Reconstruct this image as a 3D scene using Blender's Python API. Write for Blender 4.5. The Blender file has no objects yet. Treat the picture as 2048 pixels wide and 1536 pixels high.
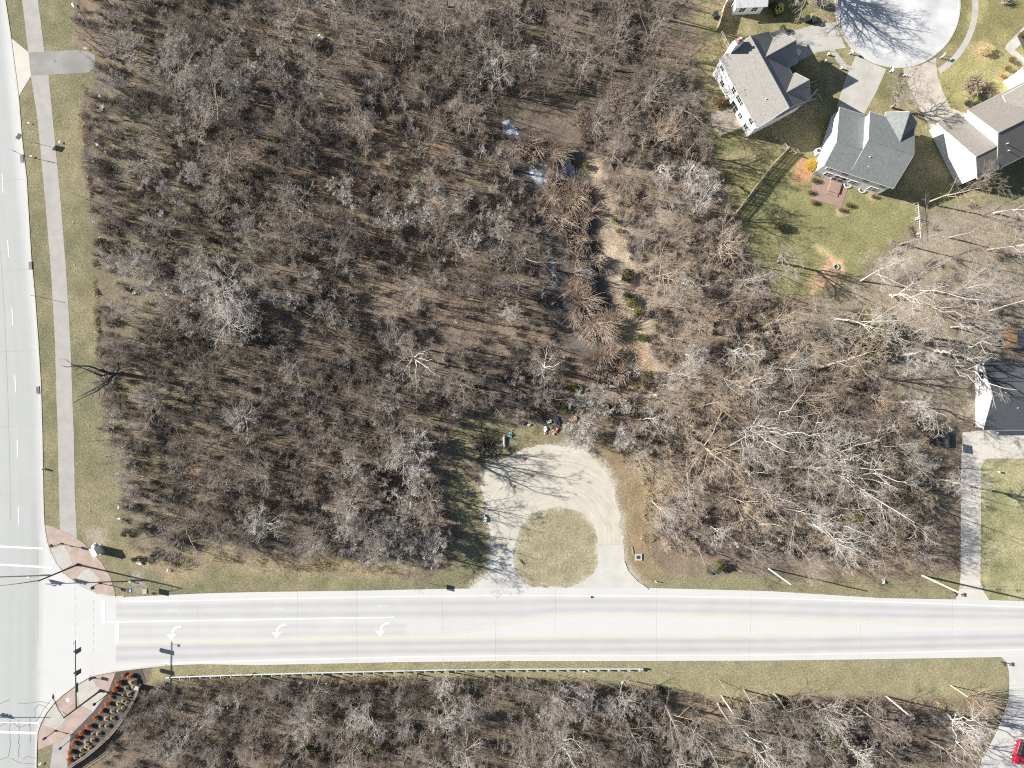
import bpy, bmesh, math, random
import numpy as np
from mathutils import Vector, Matrix
R = math.radians
sc = bpy.context.scene
C = sc.collection
HC, K = 118.0, 12.0            # camera height (m), photo pixels per metre on the ground

# ------------------------------------------------------------------ camera, sky, sun, exposure
cd = bpy.data.cameras.new('camera'); cam = bpy.data.objects.new('camera', cd); C.objects.link(cam)
cam.location = (0, 0, HC); cam.rotation_euler = (0, 0, 0)
cd.sensor_width = 36; cd.angle = 2 * math.atan(1024 / K / HC); cd.clip_start = 1; cd.clip_end = 6000
sc.camera = cam
SUN_EL, SUN_AZ = R(29), math.atan2(-0.974, 0.224)
w = bpy.data.worlds.new('World'); sc.world = w; w.use_nodes = True
nt = w.node_tree; nt.nodes.clear()
sky = nt.nodes.new('ShaderNodeTexSky'); sky.sky_type = 'NISHITA'; sky.sun_disc = False
sky.sun_elevation = SUN_EL; sky.sun_rotation = SUN_AZ; sky.air_density = 1.0; sky.dust_density = 0.8
bgn = nt.nodes.new('ShaderNodeBackground'); bgn.inputs[1].default_value = 0.052
wo = nt.nodes.new('ShaderNodeOutputWorld')
nt.links.new(sky.outputs[0], bgn.inputs[0]); nt.links.new(bgn.outputs[0], wo.inputs[0])
sl = bpy.data.lights.new('sun', 'SUN'); sl.energy = 5.0; sl.angle = R(0.5); sl.color = (1.0, 0.95, 0.87)
so = bpy.data.objects.new('sun', sl); C.objects.link(so)
so.rotation_euler = Vector((0.974 * math.cos(SUN_EL), -0.224 * math.cos(SUN_EL), -math.sin(SUN_EL))).to_track_quat('-Z', 'Y').to_euler()
so.location = (-60, 20, 60)
sc.view_settings.view_transform = 'Standard'; sc.view_settings.look = 'None'
sc.view_settings.exposure = 1.15; sc.view_settings.gamma = 1.0
sc.cycles.max_bounces = 5; sc.cycles.diffuse_bounces = 3
sc.cycles.use_adaptive_sampling = False; sc.cycles.use_denoising = False; sc.cycles.filter_width = 1.15

def W(px, py, h=0.0):
    f = (HC - h) / HC
    return Vector(((px - 1024) / K * f, (768 - py) / K * f, h))

# ------------------------------------------------------------------ naming
def tag(o, label=None, cat=None, group=None, kind=None):
    if label: o['label'] = label
    if cat: o['category'] = cat
    if group: o['group'] = group
    if kind: o['kind'] = kind
    return o
def thing(name, label, cat, loc=(0, 0, 0), group=None, rz=0.0):
    o = bpy.data.objects.new(name, None); C.objects.link(o)
    o.empty_display_size = 0.3; o.location = loc; o.rotation_euler = (0, 0, rz)
    return tag(o, label, cat, group)
ORD = 'nearest,second nearest,third nearest,fourth nearest,fifth nearest,sixth nearest,seventh nearest,eighth nearest,ninth nearest,tenth nearest,eleventh nearest,twelfth nearest,thirteenth nearest,fourteenth nearest,fifteenth nearest,sixteenth nearest,seventeenth nearest,eighteenth nearest,nineteenth nearest,twentieth nearest'.split(',')
LM = [('gravel loop', 1105, 950), ('grass island', 1113, 1095), ('brush pile', 962, 885), ('rubbish heap', 1106, 850), ('asphalt stub', 165, 122), ('utility cabinet', 192, 1102),
      ('dead oak', 240, 746), ('head of the reed channel', 1030, 262), ('middle of the reed channel', 1150, 430), ('foot of the reed channel', 1195, 650), ('concrete culvert', 1225, 765),
      ('wooden picket fence', 1510, 370), ('grey roofed house', 1500, 190), ('fire ring', 1668, 535), ('yellow forsythia', 1621, 330), ('olive evergreen', 1745, 660), ('black roofed house', 1990, 800),
      ('long driveway', 1940, 1040), ('leaning white trunk', 1500, 935), ('pole with the yellow band', 1860, 1160), ('white utility pole', 1545, 1145), ('catch basin', 1278, 1113), ('guardrail end', 1283, 1336),
      ('guardrail start', 343, 1352), ('mulch bed wall', 260, 1420), ('red car', 2030, 1505), ('road sign by the loop', 860, 1166), ('fallen log', 1376, 980), ('white picket fence', 1833, 450),
      ('gravelled pull-in', 2005, 1450), ('broken white trunk', 1540, 1050), ('hydrant', 92, 936), ('tall street sign', 60, 284), ('bend of the bike path', 118, 360), ('tan roofed house', 1930, 330),
      ('wooden playset', 2010, 680), ('rusty pole in the brush', 545, 1490), ('metal stake in the brush', 998, 1470), ('yellow pole marker', 1487, 1140), ('pale grey thicket', 445, 600), ('pale crown by the loop', 805, 915), ('top edge of the photo', 700, 0), ('bottom edge of the photo', 800, 1536), ('left woods clearing', 530, 340)]
PENDING = []
def later(o, look, px, py, cat, group, skip=()):
    o['category'] = cat; o['group'] = group
    PENDING.append((o, look, px, py, skip))
def resolve_labels():
    buckets = {}
    for o, look, px, py, skip in PENDING:
        best = min((math.hypot(px - x, py - y), n, x, y) for n, x, y in LM if n not in skip)
        d, n, x, y = best
        if n.endswith('of the photo'): d, q = abs(py - y), 'at'
        elif abs(px - x) > abs(py - y): q = 'right of' if px > x else 'left of'
        else: q = 'below' if py > y else 'above'
        buckets.setdefault((look, n, q), []).append((d, o))
    for (look, n, q), lst in buckets.items():
        lst.sort(key=lambda t: t[0])
        for i, (d, o) in enumerate(lst):
            if len(lst) == 1: o['label'] = '%s %s the %s' % (look, q, n)
            else: o['label'] = '%s %s the %s, %s to it' % (look, q, n, ORD[min(i, 19)])

# ------------------------------------------------------------------ mesh helpers
class MB:
    def __init__(s): s.v = []; s.f = []
    def poly(s, pts):
        n = len(s.v); s.v += [tuple(p) for p in pts]; s.f.append(tuple(range(n, n + len(pts)))); return s
    def prism(s, pts, z0, z1):
        n = len(s.v); m = len(pts)
        s.v += [(p[0], p[1], z0) for p in pts] + [(p[0], p[1], z1) for p in pts]
        s.f.append(tuple(range(n + m - 1, n - 1, -1))); s.f.append(tuple(range(n + m, n + 2 * m)))
        for i in range(m):
            j = (i + 1) % m; s.f.append((n + i, n + j, n + m + j, n + m + i))
        return s
    def box(s, c, d, rz=0.0):
        x, y, z = d[0] / 2, d[1] / 2, d[2] / 2; cs, sn = math.cos(rz), math.sin(rz)
        pts = [(c[0] + cs * a - sn * b, c[1] + sn * a + cs * b) for a, b in ((-x, -y), (x, -y), (x, y), (-x, y))]
        return s.prism(pts, c[2] - z, c[2] + z)
    def obox(s, o, ax, ay, az):
        """box from corner o with three edge vectors"""
        n = len(s.v); o = Vector(o); ax, ay, az = Vector(ax), Vector(ay), Vector(az)
        s.v += [tuple(o + a * ax + b * ay + c * az) for c in (0, 1) for a, b in ((0, 0), (1, 0), (1, 1), (0, 1))]
        s.f += [(n + 3, n + 2, n + 1, n), (n + 4, n + 5, n + 6, n + 7)]
        for i in range(4):
            j = (i + 1) % 4; s.f.append((n + i, n + j, n + 4 + j, n + 4 + i))
        return s
    def tube(s, pts, rad, n=8, cap=True):
        pts = [Vector(p) for p in pts]
        if not hasattr(rad, '__len__'): rad = [rad] * len(pts)
        base = len(s.v)
        for i, p in enumerate(pts):
            t = (pts[min(i + 1, len(pts) - 1)] - pts[max(i - 1, 0)]).normalized()
            a = Vector((0, 0, 1)) if abs(t.z) < 0.9 else Vector((1, 0, 0))
            u = t.cross(a).normalized(); v = t.cross(u)
            for k in range(n):
                an = 2 * math.pi * k / n
                s.v.append(tuple(p + rad[i] * (math.cos(an) * u + math.sin(an) * v)))
        for i in range(len(pts) - 1):
            for k in range(n):
                k2 = (k + 1) % n
                s.f.append((base + i * n + k, base + i * n + k2, base + (i + 1) * n + k2, base + (i + 1) * n + k))
        if cap:
            s.f.append(tuple(base + k for k in range(n))); s.f.append(tuple(base + (len(pts) - 1) * n + k for k in reversed(range(n))))
        return s
    def ball(s, c, r, n=10, m=6, jit=0.0, rng=random):
        base = len(s.v); c = Vector(c)
        if not hasattr(r, '__len__'): r = (r, r, r)
        for i in range(1, m):
            th = math.pi * i / m
            for k in range(n):
                ph = 2 * math.pi * k / n; q = 1 + jit * (rng.random() - .5)
                s.v.append((c.x + q * r[0] * math.sin(th) * math.cos(ph), c.y + q * r[1] * math.sin(th) * math.sin(ph), c.z + q * r[2] * math.cos(th)))
        t = len(s.v); s.v += [(c.x, c.y, c.z + r[2]), (c.x, c.y, c.z - r[2])]
        for k in range(n):
            k2 = (k + 1) % n
            s.f.append((t, base + k, base + k2)); s.f.append((t + 1, base + (m - 2) * n + k2, base + (m - 2) * n + k))
            for i in range(m - 2): s.f.append((base + i * n + k, base + (i + 1) * n + k, base + (i + 1) * n + k2, base + i * n + k2))
        return s
    def build(s, name, mat, parent=None, off=None, smooth=False):
        me = bpy.data.meshes.new(name)
        v = s.v
        if off is None and parent is not None: off = parent['_o'] if '_o' in parent else None
        if off is not None: v = [(a - off[0], b - off[1], c - off[2]) for a, b, c in v]
        me.from_pydata(v, [], s.f); me.materials.append(mat)
        if smooth: me.polygons.foreach_set('use_smooth', [True] * len(me.polygons))
        o = bpy.data.objects.new(name, me); C.objects.link(o)
        if parent is not None: o.parent = parent
        return o

def np_mesh(name, V, F, mat, smooth=False):
    """V (n,3) array, F (m,k) array of same-size faces"""
    me = bpy.data.meshes.new(name); k = F.shape[1]
    me.vertices.add(len(V)); me.vertices.foreach_set('co', np.ascontiguousarray(V, np.float32).ravel())
    me.loops.add(F.size); me.loops.foreach_set('vertex_index', np.ascontiguousarray(F, np.int32).ravel())
    me.polygons.add(len(F)); me.polygons.foreach_set('loop_start', np.arange(0, F.size, k, dtype=np.int32))
    me.update(calc_edges=True); me.validate()
    if mat: me.materials.append(mat)
    if smooth: me.polygons.foreach_set('use_smooth', np.ones(len(F), bool))
    return me
def link(name, me, parent=None):
    o = bpy.data.objects.new(name, me); C.objects.link(o)
    if parent is not None: o.parent = parent
    return o

# ------------------------------------------------------------------ materials
def nodes_of(name):
    m = bpy.data.materials.new(name); m.use_nodes = True
    t = m.node_tree; p = t.nodes['Principled BSDF']
    return m, t, p
def N(t, kind, **kw):
    n = t.nodes.new(kind)
    for k, v in kw.items():
        if k.startswith('i_'): n.inputs[int(k[2:])].default_value = v
        else: setattr(n, k, v)
    return n
def mix(t, a, b, fac, mode='MIX'):
    n = t.nodes.new('ShaderNodeMix'); n.data_type = 'RGBA'; n.blend_type = mode
    for sock, val in ((n.inputs[0], fac), (n.inputs[6], a), (n.inputs[7], b)):
        if hasattr(val, 'is_output'): t.links.new(val, sock)
        elif isinstance(val, (int, float)): sock.default_value = val
        else: sock.default_value = (*val, 1) if len(val) == 3 else val
    return n.outputs[2]
def noise(t, vec, scale, detail=3, rough=.55):
    n = t.nodes.new('ShaderNodeTexNoise'); n.inputs['Scale'].default_value = scale
    n.inputs['Detail'].default_value = detail; n.inputs['Roughness'].default_value = rough
    if vec is not None: t.links.new(vec, n.inputs['Vector'])
    return n.outputs[0]
def mrange(t, v, a, b, c=0.0, d=1.0):
    n = t.nodes.new('ShaderNodeMapRange')
    t.links.new(v, n.inputs[0])
    for i, x in zip((1, 2, 3, 4), (a, b, c, d)): n.inputs[i].default_value = x
    return n.outputs[0]
def math_(t, op, a, b=0.0):
    n = t.nodes.new('ShaderNodeMath'); n.operation = op
    for i, x in enumerate((a, b)):
        if hasattr(x, 'is_output'): t.links.new(x, n.inputs[i])
        else: n.inputs[i].default_value = x
    return n.outputs[0]
def mapping(t, vec, scale=(1, 1, 1), rot=(0, 0, 0)):
    n = t.nodes.new('ShaderNodeMapping'); t.links.new(vec, n.inputs[0])
    n.inputs['Scale'].default_value = scale; n.inputs['Rotation'].default_value = rot
    return n.outputs[0]
def bump(t, p, h, strength=.3, dist=.05):
    n = t.nodes.new('ShaderNodeBump'); n.inputs['Strength'].default_value = strength; n.inputs['Distance'].default_value = dist
    t.links.new(h, n.inputs['Height']); t.links.new(n.outputs[0], p.inputs['Normal'])
def pmat(name, col, var=.18, scale=3.0, rough=.85, col2=None, rnd=0.0, metal=0.0, bmp=0.0, stretch=None, rot=(0, 0, 0), detail=4, fine=None):
    m, t, p = nodes_of(name)
    tc = N(t, 'ShaderNodeTexCoord').outputs['Object']
    v = mapping(t, tc, stretch, rot) if stretch else tc
    nz = noise(t, v, scale, detail)
    f = mrange(t, nz, .3, .7)
    a = tuple(c * (1 - var) for c in col); b = col2 or tuple(min(1, c * (1 + var)) for c in col)
    c = mix(t, a, b, f)
    if fine:
        g = noise(t, tc, fine[0], 2); g = mrange(t, g, .3, .7, 1 - fine[1], 1 + fine[1])
        comb = N(t, 'ShaderNodeCombineColor')
        for i in range(3): t.links.new(g, comb.inputs[i])
        c = mix(t, c, comb.outputs[0], 1.0, 'MULTIPLY')
    if rnd:
        oi = N(t, 'ShaderNodeObjectInfo'); q = mrange(t, oi.outputs['Random'], 0, 1, 1 - rnd, 1 + rnd)
        comb = N(t, 'ShaderNodeCombineColor')
        for i in range(3): t.links.new(q, comb.inputs[i])
        c = mix(t, c, comb.outputs[0], 1.0, 'MULTIPLY')
    t.links.new(c, p.inputs['Base Color'])
    p.inputs['Roughness'].default_value = rough; p.inputs['Metallic'].default_value = metal
    if bmp: bump(t, p, nz, bmp)
    return m

M = {}
M['concrete'] = pmat('concrete', (.38, .365, .335), .10, .8, .9, fine=(9, .10))
M['walk'] = pmat('path_asphalt', (.31, .30, .28), .10, .6, .9, fine=(10, .10))
M['walk_dark'] = pmat('old_asphalt', (.225, .222, .213), .16, .35, .9, fine=(8, .14))
M['apron'] = pmat('new_concrete', (.47, .445, .395), .06, .7, .9, fine=(8, .06))
M['drive'] = pmat('driveway_concrete', (.38, .365, .335), .10, .5, .9, fine=(7, .09))
M['pebble'] = pmat('exposed_pebble', (.42, .38, .32), .12, .7, .9, fine=(9, .22))
M['kerb'] = pmat('kerb_concrete', (.44, .42, .38), .08, 1.2, .9)
M['joint'] = pmat('joint_tar', (.31, .305, .30), .2, 3, .9)
M['crack'] = pmat('crack_tar', (.12, .125, .13), .2, 3, .8)
M['white_paint'] = pmat('white_road_paint', (.57, .57, .56), .06, 2.5, .7)
M['faint_paint'] = pmat('worn_road_paint', (.47, .49, .505), .06, 3, .8, col2=(.43, .435, .435))
M['yellow_paint'] = pmat('worn_yellow_paint', (.52, .485, .345), .06, 2, .8, col2=(.49, .475, .42))
M['brickpave'] = pmat('red_paver', (.33, .245, .21), .14, .7, .9, col2=(.39, .31, .27), fine=(9, .16))
M['patio'] = pmat('pink_paver', (.27, .19, .155), .14, .9, .9, fine=(7, .16))
M['mulch'] = pmat('dark_mulch', (.070, .062, .058), .3, 4, .95, fine=(14, .35))
M['ice'] = pmat('ice', (.10, .115, .135), .3, 1.0, .4, col2=(.50, .56, .63), detail=9, fine=(3, .3))
M['metal'] = pmat('galvanised', (.42, .46, .47), .10, 5, .55, metal=.25)
M['dark_metal'] = pmat('dark_metal', (.045, .043, .045), .2, 3, .5)
M['black'] = pmat('black_plastic', (.02, .02, .022), .2, 3, .5)
M['bin'] = pmat('bin_plastic', (.025, .035, .04), .2, 3, .5)
M['white'] = pmat('white_siding', (.76, .77, .78), .03, 1, .8, stretch=(.2, .2, 9), bmp=.1)
M['white_trim'] = pmat('white_trim', (.80, .80, .79), .04, 2, .6)
M['roof_edge'] = pmat('roof_edge_paint', (.50, .50, .49), .04, 2, .6)
M['tan_wall'] = pmat('tan_siding', (.42, .38, .31), .06, 1, .8)
M['cab'] = pmat('cabinet_paint', (.66, .67, .64), .04, 2, .5)
M['signface'] = pmat('sign_face', (.62, .60, .55), .05, 2, .5)
M['green_sign'] = pmat('green_sign', (.02, .14, .08), .1, 2, .5)
M['blue'] = pmat('blue_paint', (.06, .16, .36), .1, 2, .6)
M['glass'] = pmat('dark_glass', (.025, .03, .035), .3, 1, .12)
M['wood_pale'] = pmat('weathered_wood', (.36, .32, .26), .15, 3, .9, rnd=.1)
M['pole_white'] = pmat('sun_bleached_pole', (.62, .58, .53), .10, 3, .9, stretch=(4, 4, .4))
M['pole_tan'] = pmat('new_timber_pole', (.62, .54, .36), .10, 3, .9, stretch=(4, 4, .4))
M['wood_orange'] = pmat('cedar', (.27, .165, .09), .15, 3, .8)
M['brick'] = pmat('brick', (.34, .14, .085), .15, 4, .9)
def roof_mat(name, col, var):
    return pmat(name, col, var, 2.2, .95, stretch=(1, 1, 1), fine=(7, .22), bmp=.15)
M['roof_grey'] = roof_mat('grey_shingle', (.215, .208, .197), .08)
M['roof_slate'] = roof_mat('slate_shingle', (.150, .165, .165), .14)
M['roof_tan'] = roof_mat('tan_shingle', (.19, .177, .16), .06)
M['roof_dark'] = roof_mat('charcoal_shingle', (.064, .071, .079), .12)
M['red'] = pmat('red_car_paint', (.55, .02, .06), .05, 1, .25)
M['orange'] = pmat('orange_paint', (.45, .19, .11), .1, 2, .6)
M['yellow'] = pmat('yellow_plastic', (.70, .55, .05), .1, 2, .5)
M['teal'] = pmat('teal_plastic', (.20, .42, .37), .1, 2, .5)
M['purple'] = pmat('purple_fabric', (.05, .042, .07), .2, 2, .9)
M['pinkred'] = pmat('faded_red', (.36, .22, .17), .2, 2, .9)
M['litter'] = pmat('white_litter', (.72, .74, .76), .1, 3, .7)
M['tarp'] = pmat('pale_tarp', (.50, .50, .51), .12, 3, .6)
M['stone'] = pmat('stone', (.36, .34, .31), .2, 3, .9)
# bark and twigs
def twig(name, col, rnd=.22): return pmat(name, col, .15, 1.2, .9, rnd=rnd)
M['bark_pale'] = twig('pale_bark', (.45, .425, .385), .10)
M['bark_grey'] = twig('grey_bark', (.27, .245, .215), .2)
M['bark_dark'] = twig('dark_bark', (.075, .065, .055), .15)
M['t_pale'] = twig('pale_twig', (.45, .42, .385), .12)
M['t_grey'] = twig('grey_twig', (.305, .268, .235))
M['t_brown'] = twig('brown_twig', (.25, .207, .175))
M['t_tan'] = twig('tan_twig', (.36, .29, .22))
M['t_dark'] = twig('dark_twig', (.12, .10, .085))
M['reed'] = pmat('dry_reed', (.56, .445, .345), .22, .5, .95, col2=(.38, .30, .24))
M['reed_dark'] = pmat('dark_reed', (.19, .16, .13), .25, .5, .95)
M['bladegrass'] = pmat('tan_ornamental_grass', (.46, .38, .24), .2, 3, .95, rnd=.2)
def leafmat(name, col, rnd=.15, var=.35): return pmat(name, col, var, 5, .8, rnd=rnd)
M['l_green'] = leafmat('evergreen_leaf', (.085, .105, .028))
M['l_olive'] = leafmat('olive_leaf', (.125, .115, .045))
M['l_lime'] = leafmat('lime_leaf', (.16, .152, .05))
M['l_dark'] = leafmat('dark_leaf', (.045, .055, .035))
M['l_orange'] = leafmat('orange_leaf', (.56, .19, .06), .12)
M['l_yellow'] = leafmat('forsythia_leaf', (.62, .40, .05))
M['l_rust'] = leafmat('rust_leaf', (.20, .12, .05))
M['l_straw'] = leafmat('straw_leaf', (.52, .40, .22))

# ------------------------------------------------------------------ noise and polygons in numpy
def lattice(x, y, seed):
    n = (x.astype(np.int64) * 374761393 + y.astype(np.int64) * 668265263 + seed * 1442695041) & 0x7fffffff
    n = ((n ^ (n >> 13)) * 1274126177) & 0x7fffffff
    return ((n ^ (n >> 16)) & 0xffff) / 65535.0
def vnoise(x, y, s, seed=0):
    x = x / s; y = y / s; xi = np.floor(x); yi = np.floor(y); fx = x - xi; fy = y - yi
    fx = fx * fx * (3 - 2 * fx); fy = fy * fy * (3 - 2 * fy)
    a = lattice(xi, yi, seed); b = lattice(xi + 1, yi, seed); c = lattice(xi, yi + 1, seed); d = lattice(xi + 1, yi + 1, seed)
    return (a * (1 - fx) + b * fx) * (1 - fy) + (c * (1 - fx) + d * fx) * fy
def fbm(x, y, s, seed=0, o=4):
    r = 0; a = .5; tot = 0
    for i in range(o):
        r = r + a * vnoise(x, y, s / 2 ** i, seed + i * 17); tot += a; a *= .55
    return r / tot
def inpoly(x, y, P):
    r = np.zeros(x.shape, bool); n = len(P)
    for i in range(n):
        x1, y1 = P[i]; x2, y2 = P[(i + 1) % n]
        if y1 == y2: continue
        c = ((y1 > y) != (y2 > y)) & (x < (x2 - x1) * (y - y1) / (y2 - y1) + x1); r ^= c
    return r
def pdist(x, y, P, closed=True):
    d = np.full(x.shape, 1e9); n = len(P)
    for i in range(n if closed else n - 1):
        x1, y1 = P[i]; x2, y2 = P[(i + 1) % n]; dx, dy = x2 - x1, y2 - y1
        t = np.clip(((x - x1) * dx + (y - y1) * dy) / (dx * dx + dy * dy + 1e-9), 0, 1)
        d = np.minimum(d, np.hypot(x - x1 - t * dx, y - y1 - t * dy))
    return d
def sdf(x, y, P):
    d = pdist(x, y, P); return np.where(inpoly(x, y, P), d, -d)
def sstep(v, a, b):
    t = np.clip((v - a) / (b - a), 0, 1); return t * t * (3 - 2 * t)

# ------------------------------------------------------------------ outlines (photo pixels on the ground)
ROAD_E = [(-60, -200), (8, 0), (19, 72), (35, 195), (41, 275), (51, 362), (52, 384), (60, 519), (67, 589), (74, 684), (79, 768), (82, 868), (84, 993), (86, 1048)]
NE_CURVE = [(86, 1048), (88, 1065), (92, 1085), (99, 1105), (110, 1127), (125, 1148), (148, 1166), (172, 1180), (195, 1190), (232, 1196)]
SE_CURVE = [(232, 1343), (182, 1353), (152, 1371), (127, 1390), (109, 1406), (94, 1425), (82, 1447), (76, 1466), (74, 1509), (73, 1560), (72, 1800)]
N_EDGE = [(232, 1196), (248, 1194), (400, 1187), (512, 1184), (737, 1181), (862, 1178), (1024, 1176), (1299, 1176), (1536, 1182), (1761, 1196), (1978, 1200), (2200, 1208)]
S_EDGE = [(232, 1343), (289, 1336), (332, 1331), (400, 1328), (512, 1330), (662, 1327), (800, 1324), (1024, 1322), (1174, 1322), (1536, 1321), (1761, 1318), (2001, 1314), (2200, 1310)]
ip = lambda P, v: np.interp(v, [p[0] for p in P], [p[1] for p in P])
ipy = lambda P, v: np.interp(v, [p[1] for p in P], [p[0] for p in P])
PATH_L = [(30, -200), (44, 0), (57, 105), (62, 152), (75, 237), (89, 384), (102, 539), (110, 684), (112, 768), (115, 843), (117, 943), (120, 1062)]
PATH_R = [(62, -200), (76, 0), (89, 104), (97, 149), (120, 384), (132, 539), (141, 684), (144, 768), (148, 880), (150, 993), (154, 1080)]
LOOP_OUT = [(937, 1178), (962, 1160), (977, 1145), (980, 1125), (980, 1062), (973, 1037), (970, 1007), (962, 975), (965, 960), (971, 950), (976, 935), (1000, 922), (1030, 905), (1062, 894), (1095, 887), (1125, 889), (1167, 900), (1187, 915), (1212, 945), (1227, 972), (1236, 1012), (1242, 1055), (1247, 1087), (1249, 1122), (1257, 1142), (1275, 1162), (1297, 1178)]
ISLAND = [(1062, 1173), (1045, 1162), (1030, 1145), (1027, 1125), (1030, 1087), (1040, 1060), (1055, 1032), (1075, 1021), (1100, 1016), (1122, 1015), (1145, 1018), (1165, 1027), (1182, 1045), (1195, 1072), (1196, 1125), (1192, 1140), (1175, 1157), (1150, 1170), (1130, 1174)]
W_LEFT = [(120, -60), (150, 20), (158, 95), (192, 108), (196, 150), (165, 200), (165, 300), (178, 380), (190, 480), (196, 640), (196, 740), (205, 850), (235, 940), (245, 1060), (290, 1100), (420, 1085), (600, 1110), (850, 1125), (905, 1080), (890, 1000), (875, 930), (905, 870), (960, 820), (1060, 845), (1130, 800), (1130, 700), (1125, 600), (1092, 500), (1058, 380), (1020, 300), (1000, 200), (1200, 160), (1360, 60), (1370, -60)]
W_RIGHT = [(1140, 230), (1230, 170), (1370, 90), (1395, 170), (1420, 310), (1465, 420), (1480, 520), (1540, 600), (1640, 650), (1760, 760), (1840, 830), (1855, 1000), (1860, 1100), (1840, 1112), (1560, 1112), (1340, 1108), (1310, 1070), (1320, 950), (1270, 890), (1250, 820), (1270, 720), (1240, 560), (1225, 440), (1180, 330)]
W_SOUTH = [(300, 1425), (340, 1388), (420, 1378), (700, 1368), (960, 1362), (1190, 1372), (1330, 1385), (1350, 1425), (1450, 1430), (1520, 1400), (1590, 1405), (1780, 1408), (1880, 1420), (1935, 1480), (1950, 1600), (215, 1600), (240, 1520)]
W_SOUTH_B = [(262, 1425), (300, 1378), (420, 1365), (700, 1368), (960, 1362), (1190, 1372), (1330, 1385), (1350, 1425), (1450, 1430), (1520, 1400), (1590, 1405), (1780, 1408), (1880, 1420), (1935, 1480), (1950, 1760), (110, 1760), (200, 1510)]
W_LEFT_B = [(x, -260 if y == -60 else y) for x, y in W_LEFT]
W_YARD = [(1770, 600), (1770, 480), (1830, 430), (1900, 370), (2060, 380), (2060, 640), (1950, 670), (1860, 720), (1760, 700), (1640, 640)]
REEDS = [(1020, 285), (1050, 278), (1085, 295), (1130, 300), (1128, 330), (1108, 345), (1120, 365), (1160, 360), (1182, 395), (1190, 470), (1205, 530), (1185, 535), (1165, 530), (1150, 540), (1130, 500), (1100, 440), (1068, 420), (1090, 380), (1085, 350), (1055, 330), (1025, 305)]
REEDS2 = [(1146, 545), (1168, 560), (1175, 590), (1190, 585), (1215, 610), (1230, 650), (1228, 672), (1195, 676), (1160, 680), (1150, 640)]
REEDS3 = [(1160, 720), (1215, 705), (1245, 725), (1240, 750), (1200, 742), (1160, 745)]
ICES = [[(1003, 243), (1015, 238), (1032, 258), (1040, 276), (1025, 280), (1008, 272)], [(1058, 322), (1085, 318), (1108, 345), (1105, 378), (1075, 372), (1060, 350)], [(1112, 330), (1138, 315), (1150, 350), (1130, 368), (1112, 352)],
        [(1098, 520), (1108, 526), (1112, 552), (1103, 556)], [(1122, 596), (1134, 600), (1138, 618), (1128, 616)], [(1152, 535), (1182, 532), (1190, 570), (1170, 572), (1155, 552)], [(1198, 675), (1224, 678), (1222, 692), (1200, 690)]]

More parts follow.
